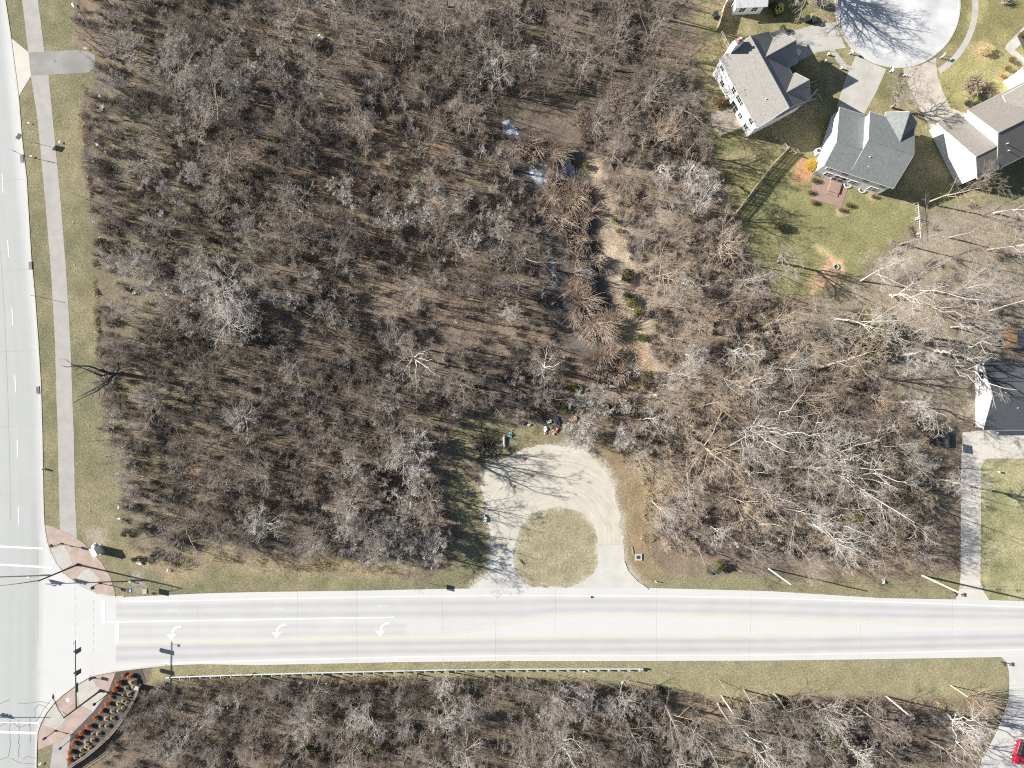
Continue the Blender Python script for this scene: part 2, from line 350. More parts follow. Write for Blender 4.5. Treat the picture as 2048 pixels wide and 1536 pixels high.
# ------------------------------------------------------------------ ground: one sheet, colour by ground cover
def build_ground():
    st = .32
    gx = np.concatenate([[-2500, -900, -300, -160], np.arange(-98, 98, st), [160, 300, 900, 2500]])
    gy = np.concatenate([[-2500, -900, -300, -130], np.arange(-76, 76, st), [130, 300, 900, 2500]])
    X, Y = np.meshgrid(gx, gy); px = X * K + 1024; py = 768 - Y * K
    jx = px + 14 * (fbm(X, Y, 1.6, 3) - .5); jy = py + 14 * (fbm(X, Y, 1.6, 9) - .5)
    jx2 = px + 70 * (fbm(X, Y, 6, 31) - .5); jy2 = py + 70 * (fbm(X, Y, 6, 37) - .5)
    n1 = fbm(X, Y, 14, 1)[..., None]; n2 = fbm(X, Y, 4.5, 2)[..., None]; n3 = fbm(X, Y, 1.3, 4)[..., None]
    A = lambda c: np.array(c, float)
    litter = A((.142, .115, .091)) * (0.66 + .68 * n3)
    litter = litter * (1 - sstep(n1, .42, .66)) + A((.195, .152, .112)) * (0.7 + .6 * n3) * sstep(n1, .42, .66)
    gl = sstep(n2, .55, .75) * .45
    wl = (sstep(px, 150, 240) * (1 - sstep(px, 380, 620)) * (1 - sstep(py, 1150, 1250)))[..., None]
    litter = litter * (1 - .5 * wl) + .5 * wl * A((.225, .195, .145)) * (.6 + .8 * n3); gl = np.minimum(.7, gl + .25 * wl)
    litter = litter * (1 - gl) + A((.140, .130, .070)) * gl
    dry = A((.205, .185, .112)) * (.78 + .44 * n3); green = A((.158, .152, .090)) * (.76 + .48 * n3)
    def lay(col, c, P, feather=8, amp=1, hard=False):
        x, y = (px, py) if hard else (jx, jy) if amp == 1 else (jx2, jy2)
        m = sstep(sdf(x, y, P), -feather, feather)[..., None]
        return col * (1 - m) + c * m
    col = litter
    grass = dry * (1 - sstep(n2, .36, .66)) + green * sstep(n2, .36, .66)
    tangr = A((.245, .205, .130)) * (.74 + .52 * n3)
    brown = A((.225, .175, .110)) * (.74 + .52 * n3)
    # yards and subdivision ground, all under the houses and drives
    yard = A((.235, .205, .115)) * (.74 + .52 * n3)
    yard = yard * (1 - sstep(n2, .40, .62)) + A((.165, .160, .075)) * (.74 + .52 * n3) * sstep(n2, .40, .62)
    col = lay(col, yard, [(1385, -80), (2200, -80), (2200, 420), (1850, 420), (1800, 470), (1740, 540), (1700, 600), (1560, 590), (1490, 520), (1470, 440), (1430, 330), (1400, 200)], 14)
    lawn = A((.20, .195, .092)) * (.74 + .5 * n3); lawn = lawn * (1 - sstep(n2, .5, .75)) + A((.235, .215, .105)) * sstep(n2, .5, .75)
    col = lay(col, lawn, [(1480, 330), (1560, 300), (1650, 350), (1760, 400), (1835, 420), (1830, 470), (1740, 500), (1690, 560), (1600, 590), (1530, 560), (1480, 470)], 16)
    lawn2 = A((.29, .265, .125)) * (.75 + .5 * n3)
    col = lay(col, lawn2 * (1 - .35 * sstep(n2, .4, .7)) , [(1865, 160), (1925, 95), (1955, -80), (2200, -80), (2200, 260), (1990, 190), (1900, 215)], 6)
    tany = A((.240, .203, .152)) * (.72 + .56 * n3)
    col = lay(col, tany, [(1720, 560), (1800, 500), (1860, 440), (2080, 400), (2080, 700), (1960, 870), (1880, 860), (1780, 800), (1650, 760), (1560, 650), (1640, 600)], 24, 2)
    col = lay(col, A((.245, .202, .158)) * (.6 + .8 * n3), [(1240, 400), (1300, 300), (1380, 330), (1450, 420), (1560, 650), (1500, 800), (1300, 820), (1260, 700), (1250, 500)], 30, 2)
    # pale leaf strip and orange earth by the channel
    col = lay(col, A((.35, .285, .21)) * (.5 + 1.0 * n3), [(1165, 300), (1190, 380), (1200, 480), (1212, 560), (1232, 640), (1235, 700), (1225, 790), (1270, 810), (1312, 800), (1318, 720), (1305, 640), (1275, 560), (1255, 460), (1228, 390), (1200, 320)], 8)
    col = lay(col, A((.33, .245, .165)) * (.6 + .8 * n3), [(1235, 640), (1290, 680), (1310, 740), (1300, 790), (1250, 800), (1230, 740)], 12, 2)
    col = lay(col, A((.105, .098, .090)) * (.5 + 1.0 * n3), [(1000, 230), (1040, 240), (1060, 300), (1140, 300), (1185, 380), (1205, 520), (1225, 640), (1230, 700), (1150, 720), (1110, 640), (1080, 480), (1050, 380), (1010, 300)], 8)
    # verges
    col = lay(col, grass, [(-40, -200), (8, 0), (51, 362), (79, 768), (86, 1048), (120, 1150), (200, 1200), (400, 1190), (860, 1185), (960, 1185), (985, 1120), (985, 1040), (960, 960), (905, 940), (885, 985), (930, 1070), (900, 1130), (860, 1155), (600, 1148), (420, 1130), (360, 1150), (290, 1135), (250, 1070), (238, 980), (212, 860), (196, 760), (190, 560), (182, 420), (166, 330), (162, 205), (192, 150), (190, 106), (155, 98), (140, 0), (110, -200)], 5)
    col = lay(col, tangr, [(262, 1092), (350, 1100), (440, 1090), (600, 1110), (860, 1135), (860, 1158), (600, 1152), (420, 1140), (350, 1158), (280, 1140)], 16, 2)
    col = lay(col, brown, [(1190, 890), (1262, 885), (1300, 930), (1330, 960), (1335, 1040), (1300, 1080), (1310, 1130), (1350, 1152), (1350, 1190), (1240, 1190), (1238, 980)], 10)
    col = lay(col, dry, [(1290, 1190), (1310, 1150), (1560, 1148), (1800, 1160), (1905, 1148), (2200, 1150), (2200, 1215), (1300, 1190)], 7)
    col = lay(col, dry * .85 + grass * .3, [(310, 1310), (2020, 1300), (2020, 1400), (1960, 1402), (1800, 1392), (1600, 1388), (1440, 1398), (1320, 1378), (1180, 1362), (700, 1358), (420, 1356), (300, 1366)], 7)
    col = lay(col, (A((.32, .295, .17)) * (1 - .5 * sstep(n2, .45, .7)) + A((.15, .17, .07)) * .5 * sstep(n2, .45, .7)) * (.72 + .5 * n3), [(1962, 916), (2200, 912), (2200, 1206), (1980, 1204), (1964, 1160)], 4)
    col = lay(col, A((.27, .24, .158)) * (.7 + .6 * n3), ISLAND, 4)
    col = lay(col, A((.36, .33, .27)) * (.6 + .8 * n3), [(x + (5 if x > 1113 else -5), y - 7) for x, y in LOOP_OUT], 10)
    col = lay(col, A((.27, .24, .158)) * (.7 + .6 * n3), [(1113 + (x - 1113) * .96, 1095 + (y - 1095) * .96) for x, y in ISLAND], 8)
    col = lay(col, dry * (1 - .5 * sstep(n3, .5, .7)), [(900, 830), (980, 810), (1060, 850), (1130, 870), (1080, 900), (960, 930), (905, 900)], 16, 2)
    col = lay(col, grass * .9, [(74, 1495), (106, 1487), (100, 1700), (72, 1700)], 2, hard=True)
    # bare earth, fire ring yard, forsythia bed, trampled spots
    col = lay(col, A((.46, .32, .20)) * (.75 + .5 * n3), [(1640, 540), (1655, 515), (1685, 518), (1692, 540), (1680, 565), (1650, 575), (1620, 590), (1620, 560)], 7)
    col = lay(col, A((.40, .33, .18)) * (.75 + .5 * n3), [(1622, 492), (1640, 488), (1665, 510), (1660, 520), (1640, 505)], 5)
    col = lay(col, A((.38, .23, .13)) * (.75 + .5 * n3), [(1590, 330), (1605, 315), (1625, 330), (1625, 360), (1600, 370), (1585, 355)], 8)
    for cx, cy, r in ((1748, 394, 14), (1682, 424, 12), (1968, 102, 22), (1228, 1146, 10)):
        P = [(cx + r * math.cos(a), cy + r * .8 * math.sin(a)) for a in np.linspace(0, 6.28, 12)[:-1]]
        col = lay(col, A((.34, .27, .16)) * (.75 + .5 * n3), P, 4)
    col = lay(col, A((.25, .225, .175)) * (.6 + .8 * n3), [(165, 1060), (185, 1050), (215, 1062), (205, 1100), (190, 1098), (172, 1080)], 8)
    col = lay(col, A((.235, .215, .17)) * (.6 + .8 * n3), [(263, 1145), (290, 1140), (288, 1186), (262, 1186)], 5)
    # drifts of pale leaves in the left woods
    for P in ([(500, 300), (560, 310), (640, 320), (780, 345), (800, 370), (700, 380), (540, 350)], [(700, 280), (880, 285), (920, 360), (850, 370), (740, 330)], [(350, 920), (440, 950), (460, 970), (400, 980), (340, 950)], [(620, 960), (820, 960), (840, 1010), (650, 1000)], [(520, 430), (560, 420), (580, 470), (520, 480)]):
        col = lay(col, A((.245, .178, .122)) * (.6 + .8 * n3), P, 22, 2)
    V = np.stack([X, Y, np.zeros_like(X)], -1).reshape(-1, 3)
    ny, nx = X.shape; i = np.arange(ny * nx).reshape(ny, nx)
    F = np.stack([i[:-1, :-1], i[:-1, 1:], i[1:, 1:], i[1:, :-1]], -1).reshape(-1, 4)
    m, t, p = nodes_of('ground_cover')
    at = N(t, 'ShaderNodeAttribute', attribute_name='cover'); tc = N(t, 'ShaderNodeTexCoord').outputs['Object']
    a = mrange(t, noise(t, tc, 3.5, 5, .7), .3, .7, .58, 1.42); b = mrange(t, noise(t, tc, 13, 3, .7), .3, .7, .62, 1.38)
    vo = N(t, 'ShaderNodeTexVoronoi'); t.links.new(tc, vo.inputs['Vector']); vo.inputs['Scale'].default_value = 5.5
    sp = mrange(t, vo.outputs['Color'], .0, 1.0, .80, 1.20)
    q = math_(t, 'MULTIPLY', math_(t, 'MULTIPLY', a, b), sp)
    cc = N(t, 'ShaderNodeCombineColor')
    for k in range(3): t.links.new(q, cc.inputs[k])
    c = mix(t, at.outputs['Color'], cc.outputs[0], 1.0, 'MULTIPLY')
    t.links.new(c, p.inputs['Base Color']); p.inputs['Roughness'].default_value = .95
    p.inputs['Specular IOR Level'].default_value = .15
    bump(t, p, noise(t, tc, 6, 5, .7), .6, .10)
    me = np_mesh('ground', V, F, m)
    at = me.color_attributes.new('cover', 'FLOAT_COLOR', 'POINT')
    cc = np.concatenate([col, np.ones(col.shape[:2] + (1,))], -1).astype(np.float32)
    at.data.foreach_set('color', cc.ravel())
    tag(link('ground', me), kind='structure')
build_ground()

# ------------------------------------------------------------------ paved sheets
def rough(P, step=6, amp=1.2, seed=1, closed=True):
    rng = random.Random(seed); out = []
    n = len(P)
    for i in range(n if closed else n - 1):
        a, b = P[i], P[(i + 1) % n]; L = math.hypot(b[0] - a[0], b[1] - a[1]); k = max(1, int(L / step))
        for j in range(k):
            t = j / k; out.append((a[0] + t * (b[0] - a[0]) + amp * (rng.random() - .5), a[1] + t * (b[1] - a[1]) + amp * (rng.random() - .5)))
    return out
def sheet(name, P, z, mat, holes=(), kind='structure', skirt=0.0):
    bm = bmesh.new(); es = []
    for L in (P,) + tuple(holes):
        vs = [bm.verts.new((W(*q).x, W(*q).y, z)) for q in L]
        es += [bm.edges.new((vs[i], vs[(i + 1) % len(vs)])) for i in range(len(vs))]
    bmesh.ops.triangle_fill(bm, use_beauty=True, use_dissolve=False, edges=es, normal=(0, 0, 1))
    for f in bm.faces:
        if f.normal.z < 0: f.normal_flip()
    me = bpy.data.meshes.new(name); bm.to_mesh(me); bm.free(); me.materials.append(mat)
    return tag(link(name, me), kind=kind)
def strip(mb, pts, width, z):
    """ribbon along photo-pixel points, width in metres"""
    P = [W(*p) for p in pts]; L = []; Rr = []
    for i, p in enumerate(P):
        t = (P[min(i + 1, len(P) - 1)] - P[max(i - 1, 0)]); t.z = 0; t.normalize(); n = Vector((-t.y, t.x, 0)) * width / 2
        L.append(p + n); Rr.append(p - n)
    for i in range(len(P) - 1):
        mb.poly([(Rr[i].x, Rr[i].y, z), (Rr[i + 1].x, Rr[i + 1].y, z), (L[i + 1].x, L[i + 1].y, z), (L[i].x, L[i].y, z)])
def grid_sheet(name, PX, PY, Z, mat, wear):
    ny, nx = PX.shape; X = (PX - 1024) / K; Y = (768 - PY) / K
    V = np.stack([X, Y, np.full_like(X, Z)], -1).reshape(-1, 3); i = np.arange(ny * nx).reshape(ny, nx)
    F = np.stack([i[1:, :-1], i[1:, 1:], i[:-1, 1:], i[:-1, :-1]], -1).reshape(-1, 4)
    me = np_mesh(name, V, F, mat)
    a = me.attributes.new('wear', 'FLOAT', 'POINT'); a.data.foreach_set('value', wear.astype(np.float32).ravel())
    return tag(link(name, me), kind='structure')
def road_mat(name, pale, dark, stretch, rot=0.0, tint=None):
    m, t, p = nodes_of(name); tc = N(t, 'ShaderNodeTexCoord').outputs['Object']
    at = N(t, 'ShaderNodeAttribute', attribute_name='wear').outputs['Fac']
    s = noise(t, mapping(t, tc, stretch, (0, 0, rot)), 1.2, 4, .6); b = noise(t, tc, .25, 4, .6); f = noise(t, tc, 8, 3, .7)
    v = math_(t, 'ADD', at, math_(t, 'MULTIPLY', math_(t, 'SUBTRACT', s, .5), .55))
    v = math_(t, 'ADD', v, math_(t, 'MULTIPLY', math_(t, 'SUBTRACT', b, .5), .6))
    c = mix(t, pale, dark, mrange(t, v, 0, 1))
    g = mrange(t, f, .25, .75, .94, 1.06); cc = N(t, 'ShaderNodeCombineColor')
    for k in range(3): t.links.new(g, cc.inputs[k])
    if tint:
        tn = N(t, 'ShaderNodeAttribute', attribute_name='tint').outputs['Fac']
        c = mix(t, c, mix(t, tint[0], tint[1], mrange(t, v, 0, 1)), tn)
    t.links.new(mix(t, c, cc.outputs[0], 1.0, 'MULTIPLY'), p.inputs['Base Color']); p.inputs['Roughness'].default_value = .9
    return m
M['road_side'] = road_mat('avenue_concrete', (.365, .378, .373), (.30, .311, .306), (5, .12, 1), R(-3), ((.472, .475, .470), (.375, .38, .377)))
M['road_main'] = road_mat('street_concrete', (.475, .475, .470), (.335, .335, .332), (.10, 5, 1))
# avenue with the junction mouth
ys = np.unique(np.concatenate([np.arange(-190, 1800, 10), [p[1] for p in NE_CURVE], [p[1] for p in SE_CURVE], np.arange(1040, 1200, 3), np.arange(1340, 1470, 3)]).astype(float))
EDGE = [p for p in ROAD_E] + NE_CURVE[1:] + [(242, 1196.5), (242, 1342.5)] + SE_CURVE
xe = np.interp(ys, [p[1] for p in EDGE], [p[0] for p in EDGE])
xs0 = np.interp(ys, [-200, 0, 768, 1100, 1800], [-60, 8, 79, 86, 72])
ss = np.linspace(0, 1, 70)
PX = -420 + (xe[:, None] + 420) * ss[None, :]; PY = np.repeat(ys[:, None], len(ss), 1)
rel = PX - xs0[:, None]
wear = .25 + .25 * np.exp(-((rel + 62) / 7) ** 2) + .28 * np.exp(-((rel + 40) / 5) ** 2) + .45 * np.exp(-((rel + 14) / 9) ** 2) * (PY > 1000) + .2 * np.exp(-((rel + 22) / 8) ** 2) - .2 * np.exp(-((rel + 5) / 4) ** 2) - .12 * (rel > 2)
ro = grid_sheet('avenue', PX, PY, .020, M['road_side'], wear)
ta = ro.data.attributes.new('tint', 'FLOAT', 'POINT'); ta.data.foreach_set('value', sstep(rel + 6 * (fbm(PX / 12, PY / 12, 3, 8) - .5), -12, 6).astype(np.float32).ravel())
# cross street
xs = np.arange(232, 2200, 12.0); ss = np.linspace(0, 1, 60)
yn = ip(N_EDGE, xs); yS = ip(S_EDGE, xs)
PX = np.repeat(xs[None, :], 60, 0); PY = yn[None, :] + (yS - yn)[None, :] * ss[:, None]
upY = np.interp(xs, [232, 885, 1024, 1100, 1180, 1300, 1536, 1700, 1800, 2048, 2200], [1280, 1272, 1247, 1233, 1230, 1231, 1236, 1242, 1247, 1255, 1262])
loY = np.interp(xs, [232, 512, 700, 885, 1024, 1300, 1536, 1700, 2048, 2200], [1284, 1281, 1276, 1275, 1273, 1271, 1271, 1269, 1262, 1258])
nE = np.interp(xs, [232, 400, 512, 800, 1024, 1300, 1536, 1761, 2048, 2200], [1203, 1201, 1198, 1193, 1191, 1192, 1196, 1203, 1214, 1220])
sE = np.interp(xs, [232, 400, 512, 800, 1024, 1300, 1536, 1800, 2048, 2200], [1330, 1324, 1321, 1314, 1311, 1311, 1310, 1305, 1299, 1296])
def lane(y0, y1, a):
    u = (PY - y0) / np.maximum(y1 - y0, 1e-3); ins = (u > 0) & (u < 1)
    return a * ins * (np.exp(-((u - .27) / .13) ** 2) + np.exp(-((u - .72) / .13) ** 2) + .35 * np.exp(-((u - .5) / .3) ** 2))
wear = .18 + lane(nE, np.minimum(upY, 1242 + 0 * upY), .45) + lane(loY, sE, .55) + lane(np.where(xs < 820, 1242, 5000), np.where(xs < 820, loY, 5001), .3)
wear += -.22 * ((PY > upY + 3) & (PY < loY - 2) & (xs[None, :] > 900)) - .12 * (PY < nE) - .12 * (PY > sE)
grid_sheet('street', PX, PY, .024, M['road_main'], wear)

sheet('shared_path', rough(PATH_L + PATH_R[::-1], 10, .6), .014, M['walk'])
sheet('path_south', rough([(106, 1488), (141, 1470), (139, 1500), (135, 1525), (132, 1700), (98, 1700), (100, 1536)], 10, .6), .014, M['walk'])
sheet('asphalt_stub', rough([(57, 105), (155, 100), (172, 103), (190, 110), (191, 144), (62, 152)], 8, 1.5), .018, M['walk_dark'])
sheet('concrete_apron', [(20, 74), (57, 104.5), (62, 152), (37, 194)], .022, M['apron'])
sheet('red_plaza', [(87, 1049), (107, 1053), (137, 1067), (166, 1085), (182, 1100), (203, 1125), (221, 1154), (230, 1186), (231, 1195)] + [(x + 1, y - 1) for x, y in NE_CURVE[::-1][1:]], .034, M['brickpave'])
sheet('kerb_ramp', [(97, 1101), (128, 1090), (137, 1107), (146, 1128), (127, 1138), (114, 1130)], .040, M['concrete'])
sheet('kerb_ramp', [(165, 1141), (178, 1136), (200, 1158), (190, 1172), (186, 1184), (172, 1178), (150, 1163)], .040, M['concrete'])
sheet('red_plaza', [(232, 1344), (217, 1382), (187, 1423), (164, 1447), (141, 1470), (106, 1488), (76, 1500), (77, 1466)] + [(x + 1, y + 1) for x, y in SE_CURVE[:8][::-1][1:]], .034, M['brickpave'])
sheet('kerb_ramp', [(182, 1355), (200, 1380), (217, 1383), (187, 1423), (160, 1410), (150, 1374)], .040, M['concrete'])
sheet('kerb_ramp', [(109, 1408), (126, 1420), (130, 1440), (112, 1458), (88, 1450), (95, 1428)], .040, M['concrete'])
sheet('mulch_bed', rough([(233, 1344), (283, 1338), (292, 1360), (282, 1376), (272, 1394), (252, 1430), (222, 1468), (192, 1494), (155, 1522), (136, 1534), (137, 1509), (141, 1470), (164, 1447), (187, 1423), (217, 1382)], 8, 1.2), .030, M['mulch'])
# gravel loop
def gravel_mat():
    m, t, p = nodes_of('loop_gravel'); tc = N(t, 'ShaderNodeTexCoord').outputs['Object']
    c0 = W(1113, 1085)
    sub = N(t, 'ShaderNodeVectorMath', operation='SUBTRACT'); t.links.new(tc, sub.inputs[0]); sub.inputs[1].default_value = (c0.x, c0.y, 0)
    ln = N(t, 'ShaderNodeVectorMath', operation='LENGTH'); t.links.new(sub.outputs[0], ln.inputs[0])
    sx = N(t, 'ShaderNodeSeparateXYZ'); t.links.new(sub.outputs[0], sx.inputs[0])
    an = math_(t, 'ARCTAN2', sx.outputs[1], sx.outputs[0])
    cb = N(t, 'ShaderNodeCombineXYZ'); t.links.new(math_(t, 'MULTIPLY', ln.outputs['Value'], 1.6), cb.inputs[0]); t.links.new(math_(t, 'MULTIPLY', an, 1.1), cb.inputs[1])
    s = noise(t, cb.outputs[0], 2.0, 5, .65); b = noise(t, tc, .35, 4, .6); f = noise(t, tc, 9, 3, .7)
    v = math_(t, 'ADD', math_(t, 'MULTIPLY', s, .6), math_(t, 'MULTIPLY', b, .4))
    c = mix(t, (.345, .32, .27), (.51, .48, .41), mrange(t, v, .34, .66))
    g = mrange(t, f, .25, .75, .88, 1.12); cc = N(t, 'ShaderNodeCombineColor')
    for k in range(3): t.links.new(g, cc.inputs[k])
    t.links.new(mix(t, c, cc.outputs[0], 1.0, 'MULTIPLY'), p.inputs['Base Color']); p.inputs['Roughness'].default_value = .95
    return m
sheet('gravel_loop_road', rough(rough(LOOP_OUT, 9, 5.0, 4), 3.5, 2.6, 14), .010, gravel_mat(), holes=[rough(rough(ISLAND, 9, 4.0, 5), 3.5, 2.2, 15)])
M['loop_conc'] = pmat('loop_concrete', (.43, .422, .395), .08, .5, .9, fine=(7, .08))
sheet('loop_pavement', rough([(1197, 1092), (1247, 1089), (1249, 1122), (1257, 1142), (1275, 1162), (1297, 1177.5), (1130, 1177), (1150, 1172), (1175, 1159), (1193, 1141), (1197, 1125)], 9, .8), .014, M['loop_conc'])
sheet('loop_pavement', rough([(981, 1105), (1027, 1100), (1026, 1125), (1029, 1146), (1044, 1164), (1060, 1176), (940, 1178), (962, 1160), (977, 1145), (981, 1125)], 9, .8), .014, M['loop_conc'])
# subdivision
CUL = (1795, 10); CR = 126
arc = lambda r, a0, a1, n: [(CUL[0] + r * math.cos(R(a)), CUL[1] + r * math.sin(R(a))) for a in np.linspace(a0, a1, n)]
M['cul'] = pmat('court_concrete', (.385, .392, .40), .10, .22, .9, col2=(.57, .575, .575), fine=(6, .06))
sheet('court', arc(CR, -20, 200, 50) + [(1672, -200), (1915, -200)], .012, M['cul'])
mbk = MB()
def kerb(pts, wdt=.34, h=.055, z0=0.0):
    P = [W(*p) for p in pts]
    for i in range(len(P) - 1):
        a, b = P[i], P[i + 1]; t = (b - a).normalized(); n = Vector((-t.y, t.x, 0)) * wdt
        mbk.obox((a.x, a.y, z0), b - a, n, (0, 0, h))
kerb(ROAD_E[1:] , .28)
kerb([(86, 1048)] + NE_CURVE[1:] + [(248, 1195)], .30, .07)
kerb(SE_CURVE[::-1] + [(232, 1343), (289, 1336), (332, 1331)], .30, .07)
kerb(arc(CR, -18, 62, 24)[::-1], .28); kerb(arc(CR, 96, 110, 6)[::-1], .28); kerb(arc(CR, 128, 200, 18)[::-1], .28)
kerb([(1249, 1122), (1257, 1142), (1275, 1162), (1297, 1177)][::-1], .2, .1)
tag(mbk.build('kerb', M['kerb']), kind='structure')
sheet('court_sidewalk', arc(150, -40, 58, 30) + arc(162, -40, 58, 30)[::-1], .014, M['concrete'])
sheet('court_sidewalk', [(1658, 100), (1668, 98), (1690, 125), (1710, 138), (1704, 146), (1682, 134)], .014, M['concrete'])
sheet('driveway', [(1572, 66), (1600, 58), (1635, 47), (1672, 45), (1680, 70), (1692, 96), (1660, 100), (1630, 106), (1598, 122), (1580, 100)], .018, M['drive'])
sheet('driveway', [(1712, 110), (1742, 126), (1773, 138), (1752, 185), (1726, 232), (1700, 225), (1674, 212), (1690, 160)], .018, M['drive'])
sheet('driveway', rough([(1806, 137), (1840, 131), (1872, 116), (1875, 152), (1887, 185), (1901, 217), (1930, 226), (1940, 240), (1890, 275), (1865, 262), (1850, 237), (1828, 195), (1815, 165)], 9, 1.2), .018, M['pebble'])
sheet('driveway', [(1925, 865), (1960, 861), (2200, 861), (2200, 917), (1980, 917), (1968, 922), (1962, 935), (1961, 1165), (1967, 1182), (1979, 1201), (1911, 1198.5), (1918, 1180), (1921, 1150), (1922, 930)], .018, M['apron'])
sheet('driveway', [(2001, 1313), (2014, 1325), (2018, 1345), (2018.5, 1370), (2017, 1395), (2009, 1426), (1990, 1470), (1973, 1503), (1962, 1524), (1950, 1600), (2300, 1600), (2300, 1308)], .018, pmat('pale_drive', (.45, .443, .425), .07, .4, .9, fine=(7, .06)))
sheet('front_walk', [(2012, 90), (2060, 40), (2090, 40), (2030, 100), (2060, 125), (2050, 135), (2010, 98)], .018, M['concrete'])
sheet('patio', [(1421, 226), (1462, 212), (1490, 252), (1442, 272), (1425, 252)], .04, pmat('tan_patio', (.36, .31, .25), .15, .8, .9, fine=(6, .2)))
sheet('patio', [(1626, 356), (1668, 358), (1697, 372), (1683, 415), (1652, 406), (1621, 397)], .04, M['patio'])
sheet('paved_edge', [(2034, 72), (2048, 60), (2090, 62), (2090, 120), (2050, 105)], .02, M['mulch'])
for i, P in enumerate(ICES): sheet('frozen_creek', rough(P, 4, 3.5, 20 + i), .012, M['ice'])

# ------------------------------------------------------------------ road markings, joints, cracks
mb = MB(); z = .030
def path_of(f, x0, x1, n=40): return [(x, f(x)) for x in np.linspace(x0, x1, n)]
fn = lambda P: (lambda x: float(np.interp(x, [p[0] for p in P], [p[1] for p in P])))
nEf = fn(list(zip(xs, nE))); sEf = fn(list(zip(xs, sE))); upf = fn(list(zip(xs, upY))); lof = fn(list(zip(xs, loY)))
strip(mb, path_of(nEf, 245, 2190), .17, z); strip(mb, path_of(sEf, 330, 2190), .17, z)
strip(mb, [(211, 1244), (400, 1241), (600, 1237.5), (788, 1234.5)], .22, z)
strip(mb, [(207, 1200), (207, 1246)], .62, z); strip(mb, [(235, 1247), (235, 1288)], .62, z)
strip(mb, [(-20, 1092), (87, 1097)], .34, z); strip(mb, [(-20, 1128), (107, 1135)], .34, z)
strip(mb, [(-20, 1463), (75, 1466)], .40, z); strip(mb, [(-20, 1444), (78, 1446)], .20, z)
for a, b in (((4, 347), (6.5, 386)), ((15.5, 481), (18, 514)), ((24, 615), (26, 650)), ((30, 750), (32, 785)), ((34.5, 879), (35.5, 915)), ((37, 1014), (38, 1049)), ((-6, 215), (-3, 250))): strip(mb, [a, b], .15, z)
def arrow(cx, cy, s):
    pts = [(-10, 8), (10, 8), (0, 19)]
    mb.poly([tuple(W(cx + x * s, cy + y * s)[:2]) + (z + .002,) for x, y in [(10, 8), (-10, 8), (0, 19)]])
    strip(mb, [(cx + x * s, cy + y * s) for x, y in ((1, 9), (2, 2), (6, -4), (12, -7), (19, -8))], .36 * s, z)
for cx, cy in ((343, 1261), (553, 1257), (760, 1254)): arrow(cx, cy, 1.0)
tag(mb.build('road_markings', M['white_paint']), kind='structure')
mb = MB()
for cx, cy in ((345, 1221), (556, 1218), (765, 1213)):
    mb.poly([tuple(W(cx + x, cy + y)[:2]) + (z,) for x, y in [(-12, 0), (-2, -6), (-2, 6)]])
    strip(mb, [(cx - 2, cy), (cx + 12, cy - 1)], .36, z)
for y in np.arange(1200, 1300, 16): strip(mb, [(186, y), (186, y + 10)], .16, z)
for y in np.arange(1172, 1270, 18): strip(mb, [(150, y), (150, y + 9)], .14, z)
strip(mb, [(1750, 1266), (2048, 1261), (2190, 1257)], .2, z)
for y in (1340, 1355): strip(mb, [(185, y), (185, y + 6)], .16, z)
tag(mb.build('worn_markings', M['faint_paint']), kind='structure')
mb = MB()
strip(mb, path_of(upf, 885, 2190), .26, z); strip(mb, path_of(lof, 241, 1750), .26, z)
tag(mb.build('yellow_markings', M['yellow_paint']), kind='structure')
mb = MB(); z = .028
rng = random.Random(5)
for x in (395, 594, 712, 884, 990, 1110, 1312, 1500, 1722, 1905):
    y0, y1 = ip(N_EDGE, x), ip(S_EDGE, x); c = rng.choice([(0, .62), (0, 1), (.1, .6), (.45, 1)])
    strip(mb, [(x + rng.uniform(-2, 2), y0 + (y1 - y0) * c[0]), (x + 1, y0 + (y1 - y0) * .5 * sum(c)), (x + rng.uniform(-3, 3), y0 + (y1 - y0) * c[1])], .035, z)
for y in (358, 538, 700, 850, 985): strip(mb, [(-20, y + 6), (10, y + 3), (ipy(ROAD_E, y), y)], .05, z)
strip(mb, [(1, 500), (9, 620), (15, 770), (19, 900), (21, 1040)], .06, z)
strip(mb, [(75, 1080), (76, 1290)], .03, z)
strip(mb, [(60, 152), (92, 149)], .04, .02); strip(mb, [(57, 105), (89, 104)], .04, .02); strip(mb, [(89, 396), (121, 396)], .03, .02); strip(mb, [(1198, 1091), (1248, 1088)], .05, .017)
for a, b in (((1635, 47), (1660, 100)), ((1605, 85), (1640, 75)), ((1746, 128), (1702, 222)), ((1960, 887), (2060, 887)), ((1989, 862), (1989, 917)), ((2022, 862), (2022, 917)), ((1922, 1060), (1961, 1060))): strip(mb, [a, b], .04, .021)
tag(mb.build('pavement_joints', M['joint']), kind='structure')
mb = MB()
for P in ([(0, 1407), (12, 1402), (20, 1400)], [(36, 1406), (60, 1407), (75, 1403), (90, 1404), (100, 1408)], [(70, 1436), (70, 1418), (78, 1408), (88, 1412), (96, 1418)], [(20, 1440), (20, 1500), (16, 1514), (0, 1520)], [(38, 1440), (38, 1515)], [(60, 1436), (61, 1485)], [(0, 1452), (20, 1443), (40, 1455), (62, 1447)], [(20, 1516), (40, 1526), (72, 1528)], [(46, 1518), (58, 1512), (70, 1517)], [(72, 1444), (84, 1425), (92, 1412), (102, 1400)]):
    Q = rough(P, 4, 2.2, int(P[0][0]) + 3, closed=False) + [P[-1]]; strip(mb, Q, .07, .029)
tag(mb.build('road_cracks', M['crack']), kind='structure')

